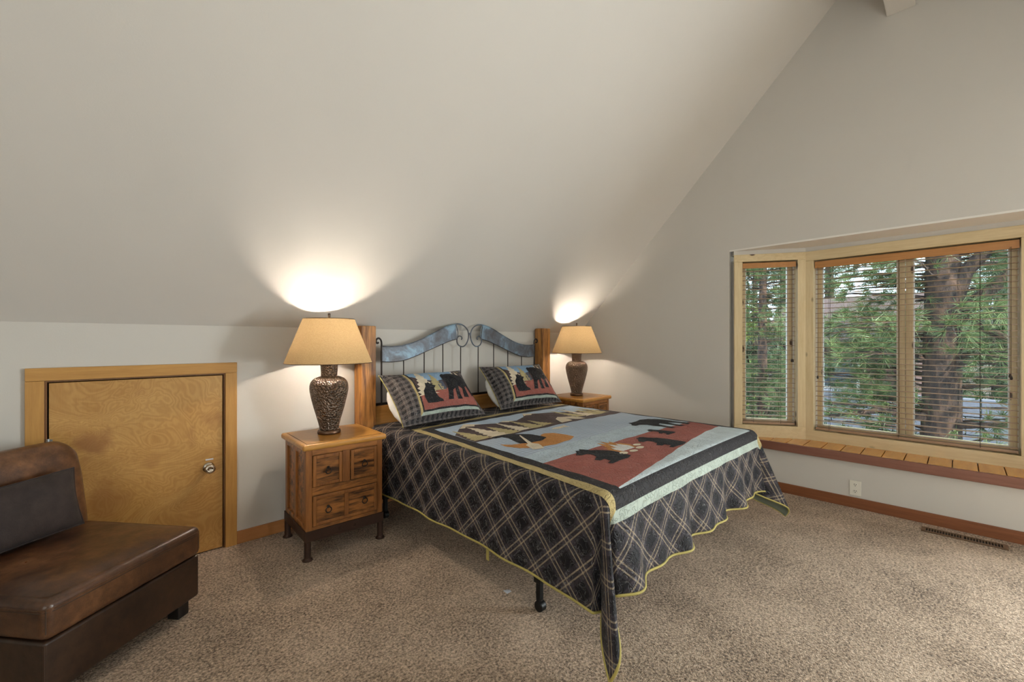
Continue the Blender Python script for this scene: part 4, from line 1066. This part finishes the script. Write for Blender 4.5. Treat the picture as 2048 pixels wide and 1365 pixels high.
def twig(p, ang, length, droop=.25, n=5):
    P = [np.array(p, float)]
    for k in range(n-1):
        ang += rng.normal(0, .18)
        P.append(P[-1]+np.array([math.cos(ang), math.sin(ang), .18-droop*k/(n-1)*1.6+rng.normal(0, .08)])*length/(n-1))
    return P
# the big pine close to the window
tx, ty = 8.05, .150
trunk = [((tx, ty+.04, GZ-.2), .27), ((tx, ty+.03, -1.0), .215), ((tx, ty+.01, .6), .195), ((tx, ty, 1.7), .185), ((tx+.02, ty-.005, 3.0), .16), ((tx+.05, ty-.02, 5.0), .12), ((tx+.1, ty, 8.0), .04)]
limbs = [[((tx, ty-.02, 1.45), .11), ((tx-.02, .06, 1.85), .098), ((tx-.04, -.05, 2.24), .082), ((tx-.1, -.24, 2.50), .07), ((tx-.2, -.6, 2.85), .045)],
         [((tx-.1, .10, 1.56), .07), ((tx-.15, -.08, 1.67), .058), ((tx-.2, -.24, 1.50), .046), ((tx-.2, -.43, 1.38), .036), ((tx-.15, -.75, 1.20), .02)],
         [((tx+.1, .16, 1.60), .08), ((tx+.15, -.23, 1.97), .075), ((tx+.15, -.43, 2.20), .07), ((tx+.2, -.75, 2.6), .05)],
         [((tx-.1, .30, .35), .05), ((tx-.3, .75, .42), .038), ((tx-.4, 1.25, .30), .024), ((tx-.4, 1.7, .25), .012)],
         [((tx-.1, .05, .28), .045), ((tx-.25, -.30, .36), .034), ((tx-.3, -.7, .42), .02)]]
tw = []
for k in range(120):
    z = rng.uniform(-.3, 3.3); a = rng.uniform(0, 2*PI)
    if rng.uniform() < .6: a = PI/2+rng.normal(0, .55)                     # more growth towards the bed side of the window
    elif rng.uniform() < .6: a = -PI/2+rng.normal(0, .5)
    tw.append((twig((tx, ty, z), a, rng.uniform(.9, 1.9)), .018))
tree('pine_tree', 'thick trunked pine close outside the main window', (tx, ty, GZ), trunk, limbs, tw, .19, .0080, 34, .55, 'needles', 'pines outside', 11)
# slimmer pine seen through the angled window
tx, ty = 10.5, 2.99
tw = [(twig((tx, ty, rng.uniform(-.8, 3.6)), rng.uniform(0, 2*PI), rng.uniform(.5, 1.15)), .014) for k in range(110)]
tree('pine_tree', 'slim pine outside the narrow angled window', (tx, ty, GZ), [((tx, ty, GZ-.2), .13), ((tx, ty, 0), .105), ((tx-.01, ty-.01, 1.8), .085), ((tx, ty-.03, 3.5), .06), ((tx, ty, 6), .02)], [], tw, .15, .0085, 32, .6, 'needles', 'pines outside', 11)
# further pines on the slope
spots = [(15.4, 4.6, 9), (15.6, -1.2, 9), (17.0, 8.4, 10), (27.0, 4.6, 16), (27.0, 10.4, 15), (27.0, -1.2, 16), (35, .6, 18), (35, 8.6, 18)]
far_lab = 'pine tree on the slope beyond the nearer pines'
for i, (x, y, h) in enumerate(spots):
    gz_ = GZ+max(0, (x-26))*.16
    tw = []
    for k in range(85):
        f = rng.uniform(.08, .98); a = rng.uniform(0, 2*PI); tw.append((twig((x, y, gz_+h*f), a, (1-f)*h*.155+.30, .4, 4), .025))
    tree('pine_tree', far_lab, (x, y, gz_), [((x, y, gz_-.2), .02*h), ((x, y, gz_+h*.5), .011*h), ((x, y, gz_+h), .02)], [], tw, .30+.008*x, .012+.0008*x, 16, .6, 'needles_far', 'distant pines on the slope', 8)
# light green shrub tree at the bay's left
tw = [(twig((12.7, 4.15, rng.uniform(-1.5, 2.2)), rng.uniform(0, 2*PI), rng.uniform(.3, .8)), .012) for k in range(40)]
tree('leafy_tree', 'yellow green leafy tree at the left edge of the narrow window', (12.7, 4.15, GZ), [((12.7, 4.15, GZ-.1), .07), ((12.7, 4.15, 2.6), .02)], [], tw, .07, .05, 12, .8, 'leaf_bright', None, 12)
# neighbouring house and pale retaining wall
h = thing('neighbour_house', 'reddish brown house seen between the pines through the main window', 'house', (19, 2.5, GZ))
obj('house_wall', MB().box((17.6, .9, GZ), (22, 4.6, 1.35)), 'siding_red', h)
for k in range(22): obj('siding_board', MB().box((17.575, .9, GZ+.05+k*.205), (17.599, 4.6, GZ+.235+k*.205)), 'siding_red', h)
obj('roof', MB().prism([(17.2, .6, 1.30), (17.2, 4.9, 1.30), (19.8, 4.9, 2.85), (19.8, .6, 2.85)], (0, 0, .12)).prism([(22.4, .6, 1.30), (22.4, 4.9, 1.30), (19.8, 4.9, 2.85), (19.8, .6, 2.85)], (0, 0, .12)), 'roof_brown', h)
wd = obj('house_window', MB().box((17.55, 2.2, -.2), (17.574, 3.2, .8)), 'vinyl_white', h); obj('pane', MB().box((17.545, 2.28, -.12), (17.549, 3.12, .72)), 'house_window', wd)
rw = thing('retaining_wall', 'pale grey blue block wall low in the yard below the pines', 'wall', (13, .9, GZ))
bm0 = None
for r in range(9):
    for k in range(9):
        y0 = -1.2+k*.45+(r % 2)*.22; z0 = GZ+.02+r*.375
        if bm0 is None:
            b_ = obj('block', MB().box((12.9, y0, z0), (13.15, y0+.435, z0+.36)), 'concrete_pale', rw, bevel=.012); bm0 = b_.data; o0 = (y0, z0); md = b_
        else:
            b_ = md.copy(); COL.objects.link(b_); b_.parent = rw; b_.location = (0, y0-o0[0], z0-o0[1])
